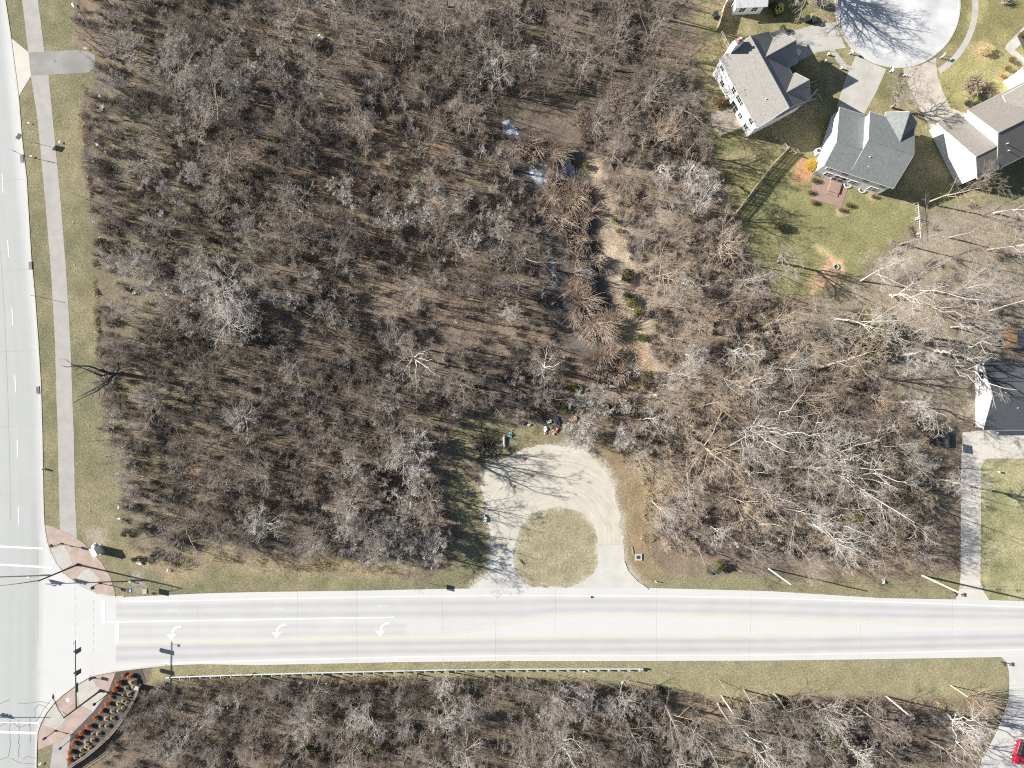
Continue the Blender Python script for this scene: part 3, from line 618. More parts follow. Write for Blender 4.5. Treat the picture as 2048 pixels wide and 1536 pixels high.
# ------------------------------------------------------------------ trees
def tubes(P, Rd, s):
    """P (n,m,3) centre lines, Rd (n,m) radii -> vertices, quads"""
    n, m, _ = P.shape
    T = np.gradient(P, axis=1) if m > 2 else np.repeat((P[:, 1:] - P[:, :1]), 2, 1)
    T /= np.linalg.norm(T, axis=2, keepdims=True) + 1e-9
    mean = T.mean(1); mean /= np.linalg.norm(mean, axis=1, keepdims=True) + 1e-9
    ref = np.where(np.abs(mean[:, 2:3]) < .8, np.array([[0, 0, 1.]]), np.array([[1., 0, 0]]))
    u = np.cross(mean, ref); u /= np.linalg.norm(u, axis=1, keepdims=True) + 1e-9
    v = np.cross(mean, u)
    an = 2 * np.pi * np.arange(s) / s
    ring = np.cos(an)[None, :, None] * u[:, None, :] + np.sin(an)[None, :, None] * v[:, None, :]
    V = P[:, :, None, :] + Rd[:, :, None, None] * ring[:, None, :, :]
    i = np.arange(n * m * s).reshape(n, m, s)
    a = i[:, :-1, :]; b = np.roll(a, -1, 2); c = i[:, 1:, :]; d = np.roll(c, -1, 2)
    F = np.stack([a, b, d, c], -1).reshape(-1, 4)
    return V.reshape(-1, 3), F
def joinvf(L):
    V = []; F = []; k = 0
    for v, f in L: V.append(v); F.append(f + k); k += len(v)
    return np.concatenate(V), np.concatenate(F)
def unit(a): return a / (np.linalg.norm(a, axis=-1, keepdims=True) + 1e-9)
def branch_lines(rs, start, d, L, m, wig, up):
    n = len(start); P = np.zeros((n, m, 3)); P[:, 0] = start; d = unit(d)
    for i in range(1, m):
        d = unit(d + wig * rs.normal(size=(n, 3)) + np.array([0, 0, up]))
        P[:, i] = P[:, i - 1] + d * (L / (m - 1))[:, None]
    return P
def sprout(rs, P, Rd, L, k, ang, lf, rf, rmin, t0=.25, t1=1.0):
    """k children on every line of P"""
    n, m, _ = P.shape
    t = (rs.uniform(t0, t1, (n, k)) if k > 1 else np.full((n, 1), .9))
    t = np.sort(t, 1); x = t * (m - 1); i = np.minimum(x.astype(int), m - 2); f = (x - i)[..., None]
    ar = np.arange(n)[:, None]
    st = P[ar, i] * (1 - f) + P[ar, i + 1] * f; tg = unit(P[ar, i + 1] - P[ar, i])
    r = Rd[ar, i] * (1 - f[..., 0]) + Rd[ar, i + 1] * f[..., 0]
    q = rs.normal(size=(n, k, 3)); q = unit(q - (q * tg).sum(-1, keepdims=True) * tg)
    a = np.radians(rs.uniform(ang[0], ang[1], (n, k)))[..., None]
    d = np.cos(a) * tg + np.sin(a) * q
    ln = L[:, None] * lf * (1.15 - .55 * t) * rs.uniform(.6, 1.25, (n, k))
    return st.reshape(-1, 3), d.reshape(-1, 3), ln.ravel(), np.maximum(rmin, (r * rf)).ravel()
def taper(r, m, end, rmin): return np.maximum(rmin, r[:, None] * np.linspace(1, end, m)[None, :])
def fill_twigs(rs, P, Rd, L, levels, rmin, parts, up=.05):
    for lv, (k, ang, lf, m) in enumerate(levels):
        st, d, ln, r = sprout(rs, P, Rd, L, k, ang, lf, .6, rmin)
        P = branch_lines(rs, st, d, ln, m, .16, up); Rd = taper(r, m, .45, rmin); L = ln
        parts.append(tubes(P, Rd, 4 if lv == 0 else 3))
def make_tree(seed, h, spread=.34, limbs=11, fork=.45, levels=((6, (30, 60), .55, 4), (5, (30, 60), .5, 3), (4, (25, 60), .55, 3)), r0=None, rmin=.014, elev=(35, 70), lean=.05, stems=1):
    """-> trunk (V,F), crown (V,F); base at the origin"""
    rs = np.random.RandomState(seed); r0 = r0 or h * .0135
    tr = []; cr = []
    for sidx in range(stems):
        m = 9; hh = h * (1 if stems == 1 else rs.uniform(.75, 1))
        d0 = np.array([[rs.normal() * lean * (1 if stems == 1 else 6), rs.normal() * lean * (1 if stems == 1 else 6), 1.0]])
        P = branch_lines(rs, np.array([[rs.normal() * .12 * (stems > 1), rs.normal() * .12 * (stems > 1), -.15]]), d0, np.array([hh * .92]), m, .05, .05)
        Rd = taper(np.array([r0 / math.sqrt(stems)]), m, .16, rmin * 1.3); Rd[:, 0] *= 1.35
        tr.append(tubes(P, Rd, 7))
        n = max(3, limbs // stems); t = fork + (1 - fork) * (np.arange(n) + rs.uniform(0, .9, n)) / n; t = np.minimum(t, .99)
        x = t * (m - 1); i = np.minimum(x.astype(int), m - 2); f = (x - i)[:, None]
        st = P[0, i] * (1 - f) + P[0, i + 1] * f; r = (Rd[0, i] * (1 - f[:, 0]) + Rd[0, i + 1] * f[:, 0])
        az = np.arange(n) * 2.4 + rs.uniform(0, .9, n) + rs.uniform(0, 6); el = np.radians(rs.uniform(elev[0], elev[1], n) + 18 * (t - .6))
        d = np.stack([np.cos(az) * np.cos(el), np.sin(az) * np.cos(el), np.sin(el)], -1)
        L = h * spread * 1.35 * (1.18 - .75 * (t - fork) / (1 - fork)) * rs.uniform(.7, 1.15, n)
        PL = branch_lines(rs, st, d, L, 6, .14, .07); RL = taper(r * rs.uniform(.5, .72, n), 6, .3, rmin)
        cr.append(tubes(PL, RL, 5)); fill_twigs(rs, PL, RL, L, levels, rmin, cr)
    return joinvf(tr), joinvf(cr)
def make_bush(seed, h, n=26, levels=((5, (20, 55), .55, 3), (3, (20, 60), .6, 2)), rmin=.0065, elev=(40, 85), r=.03):
    rs = np.random.RandomState(seed); az = rs.uniform(0, 6.28, n); el = np.radians(rs.uniform(*elev, n))
    d = np.stack([np.cos(az) * np.cos(el), np.sin(az) * np.cos(el), np.sin(el)], -1); L = h * rs.uniform(.6, 1.1, n)
    st = np.stack([rs.normal(0, .12, n), rs.normal(0, .12, n), np.full(n, -.05)], -1)
    P = branch_lines(rs, st, d, L, 4, .12, .03); Rd = taper(np.full(n, r), 4, .4, rmin); cr = [tubes(P, Rd, 4)]
    fill_twigs(rs, P, Rd, L, levels, rmin, cr); return joinvf(cr)

FINE = ((6, (28, 60), .55, 4), (5, (30, 62), .52, 3), (4, (25, 62), .60, 2))
MIDV = [make_tree(100 + i, 9 + (i % 3), .30 + .03 * (i % 3), 10 + i % 3, .36, FINE, elev=(38, 72), rmin=.0068) for i in range(8)]
TALLV = [make_tree(200 + i, 15 + (i % 3) * 1.5, .31 + .03 * (i % 2), 11, .36, ((6, (28, 58), .55, 5), (5, (30, 60), .5, 3), (4, (25, 60), .58, 2)), elev=(35, 66), rmin=.0085, lean=.10, r0=.15) for i in range(7)]
FUZZV = [make_tree(300 + i, 5.5 + (i % 3), .26, 14, .22, ((7, (18, 45), .55, 4), (6, (18, 48), .55, 3), (6, (18, 50), .6, 2)), elev=(55, 80), rmin=.0085, stems=3, r0=.06) for i in range(6)]
def meshes_of(V, nm, bark, tw): return [(np_mesh(nm + '_trunk', *a, M[bark]), np_mesh(nm + '_crown', *b, M[tw])) for a, b in V]
mid_m = meshes_of(MIDV, 'mid', 'bark_grey', 't_grey'); tall_m = meshes_of(TALLV, 'tall', 'bark_grey', 't_grey'); fuzz_m = meshes_of(FUZZV, 'fuzz', 'bark_grey', 't_pale')
def skin(o, m):
    o.material_slots[0].link = 'OBJECT'; o.material_slots[0].material = M[m]
PROTO = {}
def plant_tree(name, pair, base, scale, rz, bark, tw):
    root = thing(name, None, None, base, None, rz); root.scale = (scale[0], scale[0], scale[1])
    key = pair[0].name
    if key not in PROTO: PROTO[key] = (bpy.data.objects.new('trunk', pair[0]), bpy.data.objects.new('crown', pair[1]))
    for nm, p, mt in (('trunk', PROTO[key][0], bark), ('crown', PROTO[key][1], tw)):
        c = p.copy(); c.name = nm; C.objects.link(c); c.parent = root; skin(c, mt)
    return root

rng = random.Random(11)
# hero trees: measured base, then limbs given as photo pixels at a height
def hero(name, base, limbs, label, h_fork, bark, tw, r0=.3, levels=((7, (28, 60), .40, 4), (6, (30, 60), .5, 3), (5, (25, 60), .55, 2)), seed=1, rmin=.010, fork_px=None, wob=.35):
    rs = np.random.RandomState(seed); b = W(*base)
    root = thing(name, label, 'tree', b)
    top = W(fork_px[0], fork_px[1], h_fork) - b if fork_px else Vector((rs.normal() * .3, rs.normal() * .3, h_fork))
    t = np.linspace(0, 1, 6)[:, None]; P = (np.array(top)[None] * t); P[0, 2] = -.15; P[1:-1, :2] += rs.normal(0, .12, (4, 2))
    V, F = tubes(P[None], taper(np.array([r0]), 6, .62, .05), 8)
    link('trunk', np_mesh('trunk', V, F, M[bark]), root)
    big = []; tw_parts = []
    for (x, y, hh) in limbs:
        e = np.array(W(x, y, hh) - b); s0 = np.array(top); L = np.linalg.norm(e - s0); m = 9
        tt = np.linspace(0, 1, m)[:, None]; Q = s0 * (1 - tt) + e * tt
        mid = np.zeros(3); mid[2] = -.06 * L; Q += np.sin(np.pi * tt) * mid + np.sin(np.pi * tt) * rs.normal(0, .05 * L, 3)[None] + np.where((tt > 0) & (tt < 1), rs.normal(0, wob * .05 * L, (m, 3)), 0)
        Rd = taper(np.array([r0 * .55]), m, .14, rmin); big.append(tubes(Q[None], Rd, 6))
        fill_twigs(rs, Q[None], Rd, np.array([L]), levels, rmin, tw_parts)
    V, F = joinvf(big); link('limbs', np_mesh('limbs', V, F, M[bark]), root)
    if tw_parts:
        V, F = joinvf(tw_parts); link('crown', np_mesh('crown', V, F, M[tw]), root)
    return root
HT = []
def H(px, py, limbs, label, hf=5, bark='bark_pale', tw='t_pale', r0=.24, seed=None, lv=None, name='bare_tree', fork=None, cx=None):
    seed = seed or len(HT) + 400; HT.append((px, py))
    return hero(name, (px, py), limbs, label, hf, bark, tw, r0, **({'levels': lv} if lv is not None else {}), seed=seed, fork_px=fork)
SP = ((5, (30, 70), .30, 4), (3, (30, 60), .5, 3))
H(240, 747, [(186, 735, 9), (140, 728, 10), (200, 768, 8), (150, 795, 9.5), (146, 806, 9), (236, 712, 7), (258, 736, 6), (122, 731, 11)], 'big dark dead oak with bare limbs reaching over the bike path', 5, 'bark_dark', 't_dark', .38, lv=SP, name='dead_oak', fork=(232, 748))
H(1487, 857, [(1560, 810, 10), (1612, 774, 15), (1585, 868, 14), (1640, 866, 17), (1520, 925, 13), (1500, 905, 12), (1590, 905, 16)], 'huge pale tree with a long white limb slanting up toward the fire ring', 4)
H(1780, 590, [(1828, 562, 9), (1870, 520, 14), (1850, 606, 13), (1930, 635, 17), (1900, 570, 15), (1960, 600, 18)], 'forked pale tree between the lawn and the bare back yard, two white trunks', 2.5)
H(1871, 703, [(1911, 687, 9), (1945, 665, 14), (1962, 722, 13), (2035, 780, 17), (1900, 735, 12), (1935, 755, 14), (1985, 690, 16)], 'large white-limbed tree leaning over the black roof', 4, r0=.32, lv=((6, (28, 60), .32, 4), (4, (30, 60), .5, 3), (3, (25, 60), .55, 2)))
H(1800, 712, [(1821, 715, 12), (1846, 740, 13), (1838, 700, 13), (1815, 745, 13), (1850, 715, 14), (1800, 735, 11)], 'bare tree with a star of white twigs beside the olive evergreen', 8)
H(1818, 666, [(1841, 660, 13), (1865, 645, 14), (1846, 690, 13), (1860, 668, 14), (1835, 640, 12)], 'bare white-twigged tree just above the star-shaped crown', 8)
H(1618, 663, [(1650, 636, 10), (1705, 668, 14), (1690, 682, 14), (1590, 655, 9), (1672, 652, 12), (1635, 610, 10)], 'grey half-dead tree with crooked limbs below the fire ring', 3.5, 'bark_grey', 't_grey')
H(1803, 804, [(1830, 808, 11), (1860, 813, 13), (1845, 830, 11), (1900, 838, 15)], 'slim white tree leaning toward the black roofed house gable', 4, r0=.18)
H(1655, 945, [(1706, 950, 10), (1771, 942, 15), (1720, 975, 13), (1745, 1000, 14), (1815, 965, 17), (1830, 1045, 16)], 'very long white-limbed tree stretching toward the long driveway', 4, r0=.28)
H(1612, 1043, [(1660, 1058, 12), (1700, 1075, 14), (1690, 1035, 13), (1725, 1105, 15), (1670, 1085, 12), (1745, 1075, 15)], 'bare white tree spreading beside the lime evergreen', 5)
H(1880, 960, [(1905, 965, 11), (1935, 970, 14), (1960, 985, 15), (1930, 990, 13), (1945, 955, 14)], 'pale tree whose crown overhangs the long driveway', 6, r0=.2)
H(1485, 935, [(1510, 942, 7), (1535, 948, 9)], 'short leaning white trunk with few twigs left', 4, r0=.2, lv=((4, (30, 60), .3, 3),), fork=(1503, 947))
H(1480, 937, [(1520, 970, 10), (1560, 1000, 14), (1600, 1015, 16)], 'long thin white tree leaning beside the short leaning trunk', 5, r0=.14, lv=((6, (30, 60), .25, 3), (4, (30, 60), .5, 2)), fork=(1500, 950))
H(1418, 1052, [(1440, 1080, 7), (1450, 1095, 8), (1455, 1060, 8), (1430, 1100, 7), (1400, 1085, 6), (1470, 1080, 8)], 'small white fan-shaped tree above the road verge', 3, r0=.13)
H(1515, 1050, [(1548, 1046, 6.5), (1572, 1062, 8)], 'broken white trunk bent at the top', 2.5, r0=.17, lv=((3, (30, 60), .25, 3),), fork=(1535, 1048))
H(1640, 910, [(1655, 1030 - 120, 9), (1700, 885, 14), (1690, 925, 13), (1730, 905, 15), (1760, 880, 16)], 'pale tree with curved limbs over the dark hollow', 4)
H(1783, 214, [(1800, 195, 6), (1836, 158, 10), (1820, 145, 9), (1850, 190, 10), (1800, 165, 8), (1860, 165, 11), (1845, 130, 11)], 'leafless shade tree in the front yard between two driveways', 2.2, 'bark_grey', 't_grey', .22)
H(1610, -34, [(1629, -86, 9), (1664, -96, 11), (1599, -106, 10), (1634, -56, 9), (1674, -66, 11), (1614, -76, 11), (1669, -18, 10), (1679, -42, 8), (1656, 9, 9), (1629, 2, 8), (1646, -26, 12), (1584, -16, 9)], 'bare tree at the top edge casting a fan of shadows on the court', 3, 'bark_grey', 't_grey', .3, lv=((9, (28, 60), .45, 4), (6, (30, 60), .5, 3), (5, (25, 60), .55, 2)))
H(848, 893, [(815, 885, 12), (790, 900, 13), (800, 930, 12), (822, 950, 13), (840, 870, 12), (772, 915, 13), (860, 915, 13), (815, 865, 11)], 'big pale-twigged tree throwing long shadows across the gravel loop', 5, 'bark_grey', 't_pale', .3)
H(835, 715, [(800, 722, 13), (858, 735, 13), (850, 700, 12), (815, 690, 12), (795, 745, 14), (865, 720, 12), (825, 760, 14), (870, 750, 13)], 'large tree with white broken limbs in the middle of the left woods', 7, 'bark_pale', 't_grey', .21)
H(545, 1030, [(505, 1035, 9), (520, 1055, 10), (540, 1065, 10), (500, 1060, 10), (515, 1015, 9), (560, 1040, 8), (490, 1030, 9)], 'white bare tree with a fine round crown at the lower edge of the left woods', 4, r0=.2)
H(470, 580, [(410, 555, 9), (430, 545, 10), (458, 520, 11), (450, 600, 12), (470, 620, 12), (425, 620, 12), (435, 650, 12), (480, 640, 11), (400, 600, 12), (495, 580, 10), (460, 685, 13)], 'broad pale grey thicket tree with a dark forked stem in the left woods', 4, 'bark_dark', 't_pale', .26, lv=((9, (28, 60), .4, 4), (6, (30, 60), .5, 3), (6, (25, 60), .6, 2)))
H(1270, 738, [(1262, 725, 4), (1275, 722, 4.5), (1285, 735, 4), (1280, 748, 4), (1255, 742, 4)], 'small white bush-like tree beside the concrete culvert', 1.2, r0=.1, lv=((7, (25, 50), .45, 3), (6, (25, 55), .55, 2)))
H(1085, 728, [(1065, 715, 9), (1110, 705, 10), (1075, 750, 10), (1110, 740, 9), (1050, 735, 10), (1095, 690, 10), (1120, 725, 9), (1090, 760, 10)], 'round bare tree with white limbs left of the foot of the reed channel', 5, 'bark_pale', 't_grey', .22)
H(1120, 1462, [(1135, 1490, 11), (1140, 1515, 13), (1128, 1530, 14), (1110, 1500, 12), (1170, 1500, 12), (1100, 1525, 13)], 'pale leaning tree with white limbs at the bottom edge', 5, r0=.22)
H(1488, 1462, [(1505, 1490, 9), (1530, 1525, 13), (1545, 1550, 15), (1550, 1500, 12)], 'tall white trunk slanting down to the bottom edge', 5, r0=.24, fork=(1497, 1476))
H(1400 + 288, 1478, [(1712, 1505, 10), (1735, 1540, 14), (1740, 1510, 12)], 'white leaning trunk below the dark green juniper', 5, r0=.18, fork=(1697, 1490))
H(1894, 1428, [(1925, 1457, 8), (1950, 1485, 12), (1965, 1500, 14), (1955, 1470, 12), (1945, 1520, 12), (1975, 1475, 13), (1985, 1460, 12)], 'curved white tree beside the gravelled pull-in, limb hooked downward', 3.5, r0=.24, fork=(1905, 1440))
H(1635, 1410, [(1660, 1430, 9), (1690, 1455, 12), (1665, 1450, 10), (1700, 1440, 12), (1680, 1470, 12)], 'forked pale tree at the top edge of the lower-right woods', 2, r0=.16)
H(900, 1415, [(890, 1400, 8), (905, 1440, 10), (880, 1450, 10), (915, 1410, 9), (925, 1430, 9), (870, 1425, 9), (895, 1470, 10)], 'round pale tree in the woods below the guardrail', 4, 'bark_pale', 't_pale', .2)
H(1535, 1510 - 10, [(1560, 1530, 12), (1575, 1545, 13)], 'thin white trunk by the bottom edge beside the slanting white trunk', 6, r0=.15)
H(1372, 350, [(1390, 335, 10), (1405, 345, 11), (1380, 365, 11), (1368, 330, 10), (1402, 362, 12)], 'white-limbed tree standing alone in the tan woods right of the reed channel', 5, r0=.13)
H(1310, 345, [(1335, 338, 9), (1350, 350, 10), (1330, 365, 10), (1345, 330, 10)], 'white fan-limbed tree nearest the reed channel on its right bank', 4, r0=.11)
H(1352, 570, [(1372, 565, 9), (1390, 585, 11), (1360, 595, 10), (1380, 555, 10), (1395, 572, 12)], 'pale grey tree with radiating limbs right of the reed channel', 5, r0=.14)
H(1455, 700, [(1490, 705, 11), (1510, 690, 13), (1470, 715, 11), (1520, 715, 13)], 'pale tree with paired limbs left of the open leaf-strewn yard', 4, r0=.2)
H(1465, 780, [(1500, 770, 10), (1525, 757, 13), (1550, 765, 14), (1535, 775, 13), (1545, 745, 15)], 'long pale limb tree slanting toward the open leaf-strewn yard', 4, r0=.2)
H(1355, 832, [(1345, 825, 8), (1385, 838, 10), (1365, 850, 10), (1340, 850, 9), (1370, 815, 10), (1390, 860, 11)], 'broad fine-twigged tree right of the rubbish heap', 4, 'bark_pale', 't_tan', .2)
H(1555, 120 + 405, [(1580, 500, 9), (1600, 515, 10), (1575, 545, 10), (1560, 500, 9), (1600, 545, 11)], 'bare tree at the lower corner of the mown lawn', 4, 'bark_grey', 't_grey', .24)

# woods trees placed where their crowns show
placed = [(W(x, y).x, W(x, y).y, 2.2) for x, y in HT]
KEEP_OUT = [LOOP_OUT, [(1425, 60), (1620, 60), (1640, 260), (1480, 290), (1420, 220)], [(1600, 190), (1850, 190), (1850, 420), (1600, 420)], [(1840, 100), (2200, 60), (2200, 420), (1890, 400)], [(1920, 690), (2200, 690), (2200, 1200), (1915, 1200)],
            [(1540, 320), (1760, 370), (1835, 420), (1760, 500), (1690, 560), (1600, 560), (1540, 440)], REEDS, REEDS2, [(1955, 1410), (2200, 1300), (2200, 1700), (1955, 1700)], [(905, 870), (1000, 815), (1060, 850), (1160, 900), (960, 940)]]
CHAN = [(1000, 232), (1045, 225), (1150, 285), (1215, 380), (1258, 520), (1292, 640), (1305, 740), (1260, 790), (1190, 790), (1150, 700), (1138, 620), (1108, 520), (1068, 390), (1025, 310)]
CHAN_W = [tuple(W(*q)[:2]) for q in CHAN]
KEEP_OUT_W = [[tuple(W(*q)[:2]) for q in P] for P in KEEP_OUT]
def outside(x, y):
    X, Y = np.array([x]), np.array([y])
    return not any(inpoly(X, Y, P)[0] for P in KEEP_OUT_W) and sdf(X, Y, CHAN_W)[0] < -2.6
def scatter(poly, count, mind, hfun, rng, tries=40000, bias=None):
    out = []; xs_ = [p[0] for p in poly]; ys_ = [p[1] for p in poly]
    for _ in range(tries):
        if len(out) >= count: break
        x, y = rng.uniform(min(xs_), max(xs_)), rng.uniform(min(ys_), max(ys_))
        if not inpoly(np.array([x]), np.array([y]), poly)[0]: continue
        if bias and rng.random() > bias(x, y): continue
        h = hfun(x, y, rng); b = W(x, y, h * .72); md = mind * (h / 9) ** .8
        if any((b.x - q[0]) ** 2 + (b.y - q[1]) ** 2 < ((md + q[2]) / 2) ** 2 for q in placed): continue
        if not outside(b.x, b.y): continue
        placed.append((b.x, b.y, md)); out.append((x, y, b.x, b.y, h))
    return out
nz1 = lambda x, y, s, sd: float(fbm(np.array([x / 12.]), np.array([y / 12.]), s, sd)[0])
GREY = [('grey bare tree', 'bark_grey', 't_grey'), ('brown bare tree', 'bark_grey', 't_brown'), ('dark bare tree', 'bark_dark', 't_dark'), ('pale bare tree', 'bark_grey', 't_pale')]
TAN = [('tan bare tree', 'bark_grey', 't_tan'), ('grey bare tree', 'bark_grey', 't_grey'), ('pale bare tree', 'bark_pale', 't_pale'), ('brown bare tree', 'bark_grey', 't_brown')]
rng = random.Random(21)
def woods(poly, count, mind, hf, kinds, wts, pool, group, bias=None):
    for (x, y, bx, by, h) in scatter(poly, count, mind, hf, rng, bias=bias):
        k = rng.choices(kinds, wts)[0]; i = rng.randrange(len(pool)); ref = pool[i]
        h0 = max(v.co.z for v in ref[0].vertices) if ref[0].name not in HREF else HREF[ref[0].name]; HREF[ref[0].name] = h0
        s = h / h0; o = plant_tree('bare_tree', ref, (bx, by, 0), (s * rng.uniform(1.0, 1.4), s), rng.uniform(0, 6.28), k[1], k[2])
        later(o, k[0], x, y, 'tree', group)
HREF = {}
edge_h = lambda x, y: min(1.0, .55 + max(0, x - 190) / 500)
woods(W_LEFT, 104, 4.0, lambda x, y, r: r.choice((r.uniform(5, 8), r.uniform(7, 11.5))) * edge_h(x, y) * (1.15 if y < 260 and x > 500 else 1), GREY, (.42, .44, .06, .08), mid_m, 'bare trees in the woods left of the reed channel')
woods([(700, -60), (1000, -60), (1370, -60), (1360, 70), (1200, 150), (1000, 190), (800, 120), (560, 60), (560, -60)], 16, 5, lambda x, y, r: r.uniform(10, 13), GREY, (.5, .3, .1, .1), tall_m, 'bare trees in the woods left of the reed channel')
woods(W_RIGHT, 74, 4.4, lambda x, y, r: r.uniform(8, 11.5) if x < 1420 else r.uniform(10, 15.5) if x < 1740 else r.uniform(6, 8.5), TAN, (.44, .24, .20, .12), mid_m + tall_m, 'bare trees in the woods right of the reed channel', bias=lambda x, y: .35 if x < 1410 else 1)
woods(W_YARD, 20, 5.0, lambda x, y, r: r.uniform(10, 14), TAN, (.3, .35, .30, .05), tall_m, 'bare trees in the back yards', bias=lambda x, y: 1.0)
woods(W_SOUTH, 62, 4.2, lambda x, y, r: r.uniform(3.5, 5) if x < 360 else r.uniform(6, 9.5) if x < 1300 else r.uniform(8, 12), GREY, (.42, .40, .05, .13), mid_m, 'bare trees in the woods below the street')
# pale fuzzy shrubs seen one by one
FZ = [(340, 70), (362, 84), (350, 112), (262, 100), (482, 140), (515, 118), (621, 130), (478, 165), (290, 340), (342, 392), (700, 362), (684, 388), (885, 392), (897, 420), (828, 412), (942, 490), (986, 466), (1014, 570), (1024, 628), (482, 432), (496, 470), (420, 372),
      (402, 560), (425, 590), (450, 618), (440, 655), (470, 672), (498, 625), (412, 622), (280, 530), (302, 575), (328, 596), (262, 620), (345, 560), (232, 520), (720, 1062), (762, 1050), (800, 1064), (838, 1050), (872, 1070), (860, 1090), (690, 1042), (732, 1102), (780, 1095), (815, 1085), (640, 1070),
      (1152, 862), (1168, 842), (1192, 830), (1232, 820), (1140, 880), (1112, 1400), (1140, 1392), (1172, 1402), (1085, 1410), (1110, 1430), (420, 1440), (460, 1400), (590, 1432), (1330, 930), (1352, 925), (250, 950), (262, 985), (780, 930), (820, 905), (835, 970), (790, 880), (640, 180), (735, 235), (555, 250), (905, 330), (770, 800), (215, 760), (230, 830)]
rng = random.Random(31)
for cx, cy, sx, sy, n in ((360, 110, 110, 60, 16), (290, 330, 60, 70, 5), (450, 600, 60, 60, 8), (310, 560, 70, 40, 6), (800, 920, 55, 50, 8), (770, 1070, 90, 25, 10), (1140, 1405, 60, 15, 5), (880, 430, 70, 50, 5), (1190, 840, 50, 18, 4)):
    FZ += [(cx + rng.gauss(0, sx), cy + rng.gauss(0, sy)) for _ in range(n)]
FZ = [q for q in FZ if not (q[0] < 215 or (q[1] > 1105 and q[1] < 1380) or (q[0] > 900 and q[1] > 890 and q[1] < 1200))]
for (x, y) in FZ:
    h = rng.uniform(4.2, 6.5); b = W(x, y, h * .75); ref = fuzz_m[rng.randrange(6)]
    h0 = HREF.setdefault(ref[0].name, max(v.co.z for v in ref[0].vertices)); s = h / h0
    o = plant_tree('pale_shrub', ref, b * 1 - Vector((0, 0, b.z)), (s * rng.uniform(1.0, 1.35), s), rng.uniform(0, 6.28), 'bark_grey', 't_pale')
    later(o, 'pale grey fuzzy shrub', x, y, 'shrub', 'pale twiggy shrubs in the woods', ('pale grey thicket', 'pale crown by the loop'))

# undergrowth: brush and thin saplings nobody could count, one object each
def scatter_stuff(name, protos, pts, mats_for):
    col = bpy.data.collections.new(name + '_kinds')
    for i, me in enumerate(protos):
        o = bpy.data.objects.new('%s_kind_%03d' % (name, i), me); col.objects.link(o)
    me = bpy.data.meshes.new(name); n = len(pts); a = np.array(pts, np.float32)
    me.vertices.add(n); me.vertices.foreach_set('co', np.ascontiguousarray(np.concatenate([a[:, :2], np.zeros((n, 1), np.float32)], 1)).ravel())
    for nm, ty, vals in (('scl', 'FLOAT', a[:, 2]), ('vid', 'INT', a[:, 4].astype(np.int32))):
        me.attributes.new(nm, ty, 'POINT').data.foreach_set('value', np.ascontiguousarray(vals))
    rot = np.zeros((n, 3), np.float32); rot[:, 2] = a[:, 3]
    me.attributes.new('rot', 'FLOAT_VECTOR', 'POINT').data.foreach_set('vector', rot.ravel())
    ob = tag(link(name, me), kind='stuff')
    g = bpy.data.node_groups.new(name + '_scatter', 'GeometryNodeTree')
    g.interface.new_socket('Geometry', in_out='INPUT', socket_type='NodeSocketGeometry'); g.interface.new_socket('Geometry', in_out='OUTPUT', socket_type='NodeSocketGeometry')
    nn = g.nodes; a_in = nn.new('NodeGroupInput'); a_out = nn.new('NodeGroupOutput')
    ci = nn.new('GeometryNodeCollectionInfo'); ci.inputs['Collection'].default_value = col; ci.inputs['Separate Children'].default_value = True; ci.inputs['Reset Children'].default_value = True
    iop = nn.new('GeometryNodeInstanceOnPoints'); iop.inputs['Pick Instance'].default_value = True
    def na(nm, ty):
        x = nn.new('GeometryNodeInputNamedAttribute'); x.data_type = ty; x.inputs['Name'].default_value = nm; return x.outputs['Attribute']
    e2r = nn.new('FunctionNodeEulerToRotation'); L = g.links
    L.new(na('rot', 'FLOAT_VECTOR'), e2r.inputs[0]); L.new(e2r.outputs[0], iop.inputs['Rotation'])
    L.new(na('scl', 'FLOAT'), iop.inputs['Scale']); L.new(na('vid', 'INT'), iop.inputs['Instance Index'])
    L.new(a_in.outputs[0], iop.inputs['Points']); L.new(ci.outputs[0], iop.inputs['Instance']); L.new(iop.outputs[0], a_out.inputs[0])
    md = ob.modifiers.new('scatter', 'NODES'); md.node_group = g
    return ob
BR = []
for i, (mt, h) in enumerate((('t_brown', 1.6), ('t_grey', 1.8), ('t_brown', 1.3), ('t_tan', 1.5), ('t_dark', 1.7), ('t_grey', 1.2))):
    V, F = make_bush(500 + i, h, 22); BR.append(np_mesh('brush', V, F, M[mt]))
SAP = []
for i, (mt, h) in enumerate((('t_grey', 6.0), ('t_brown', 5.5), ('t_grey', 7.0), ('t_brown', 6.5), ('t_tan', 5.5), ('t_tan', 7.0), ('t_pale', 5.5))):
    (a, b) = make_tree(600 + i, h, .17, 12, .40, ((5, (25, 50), .5, 3), (4, (25, 55), .55, 2)), r0=.05, rmin=.007, elev=(50, 75), lean=.12)
    V, F = joinvf([a, b]); SAP.append(np_mesh('sapling', V, F, M[mt]))
for i, (mt, h) in enumerate((('t_brown', 8.0), ('t_grey', 9.0))):
    a, b = make_tree(650 + i, h, .10, 7, .5, ((4, (25, 50), .5, 3), (2, (25, 55), .55, 2)), r0=.065, rmin=.008, elev=(55, 78), lean=.10); SAP.append(np_mesh('sapling', *joinvf([a, b]), M[mt]))
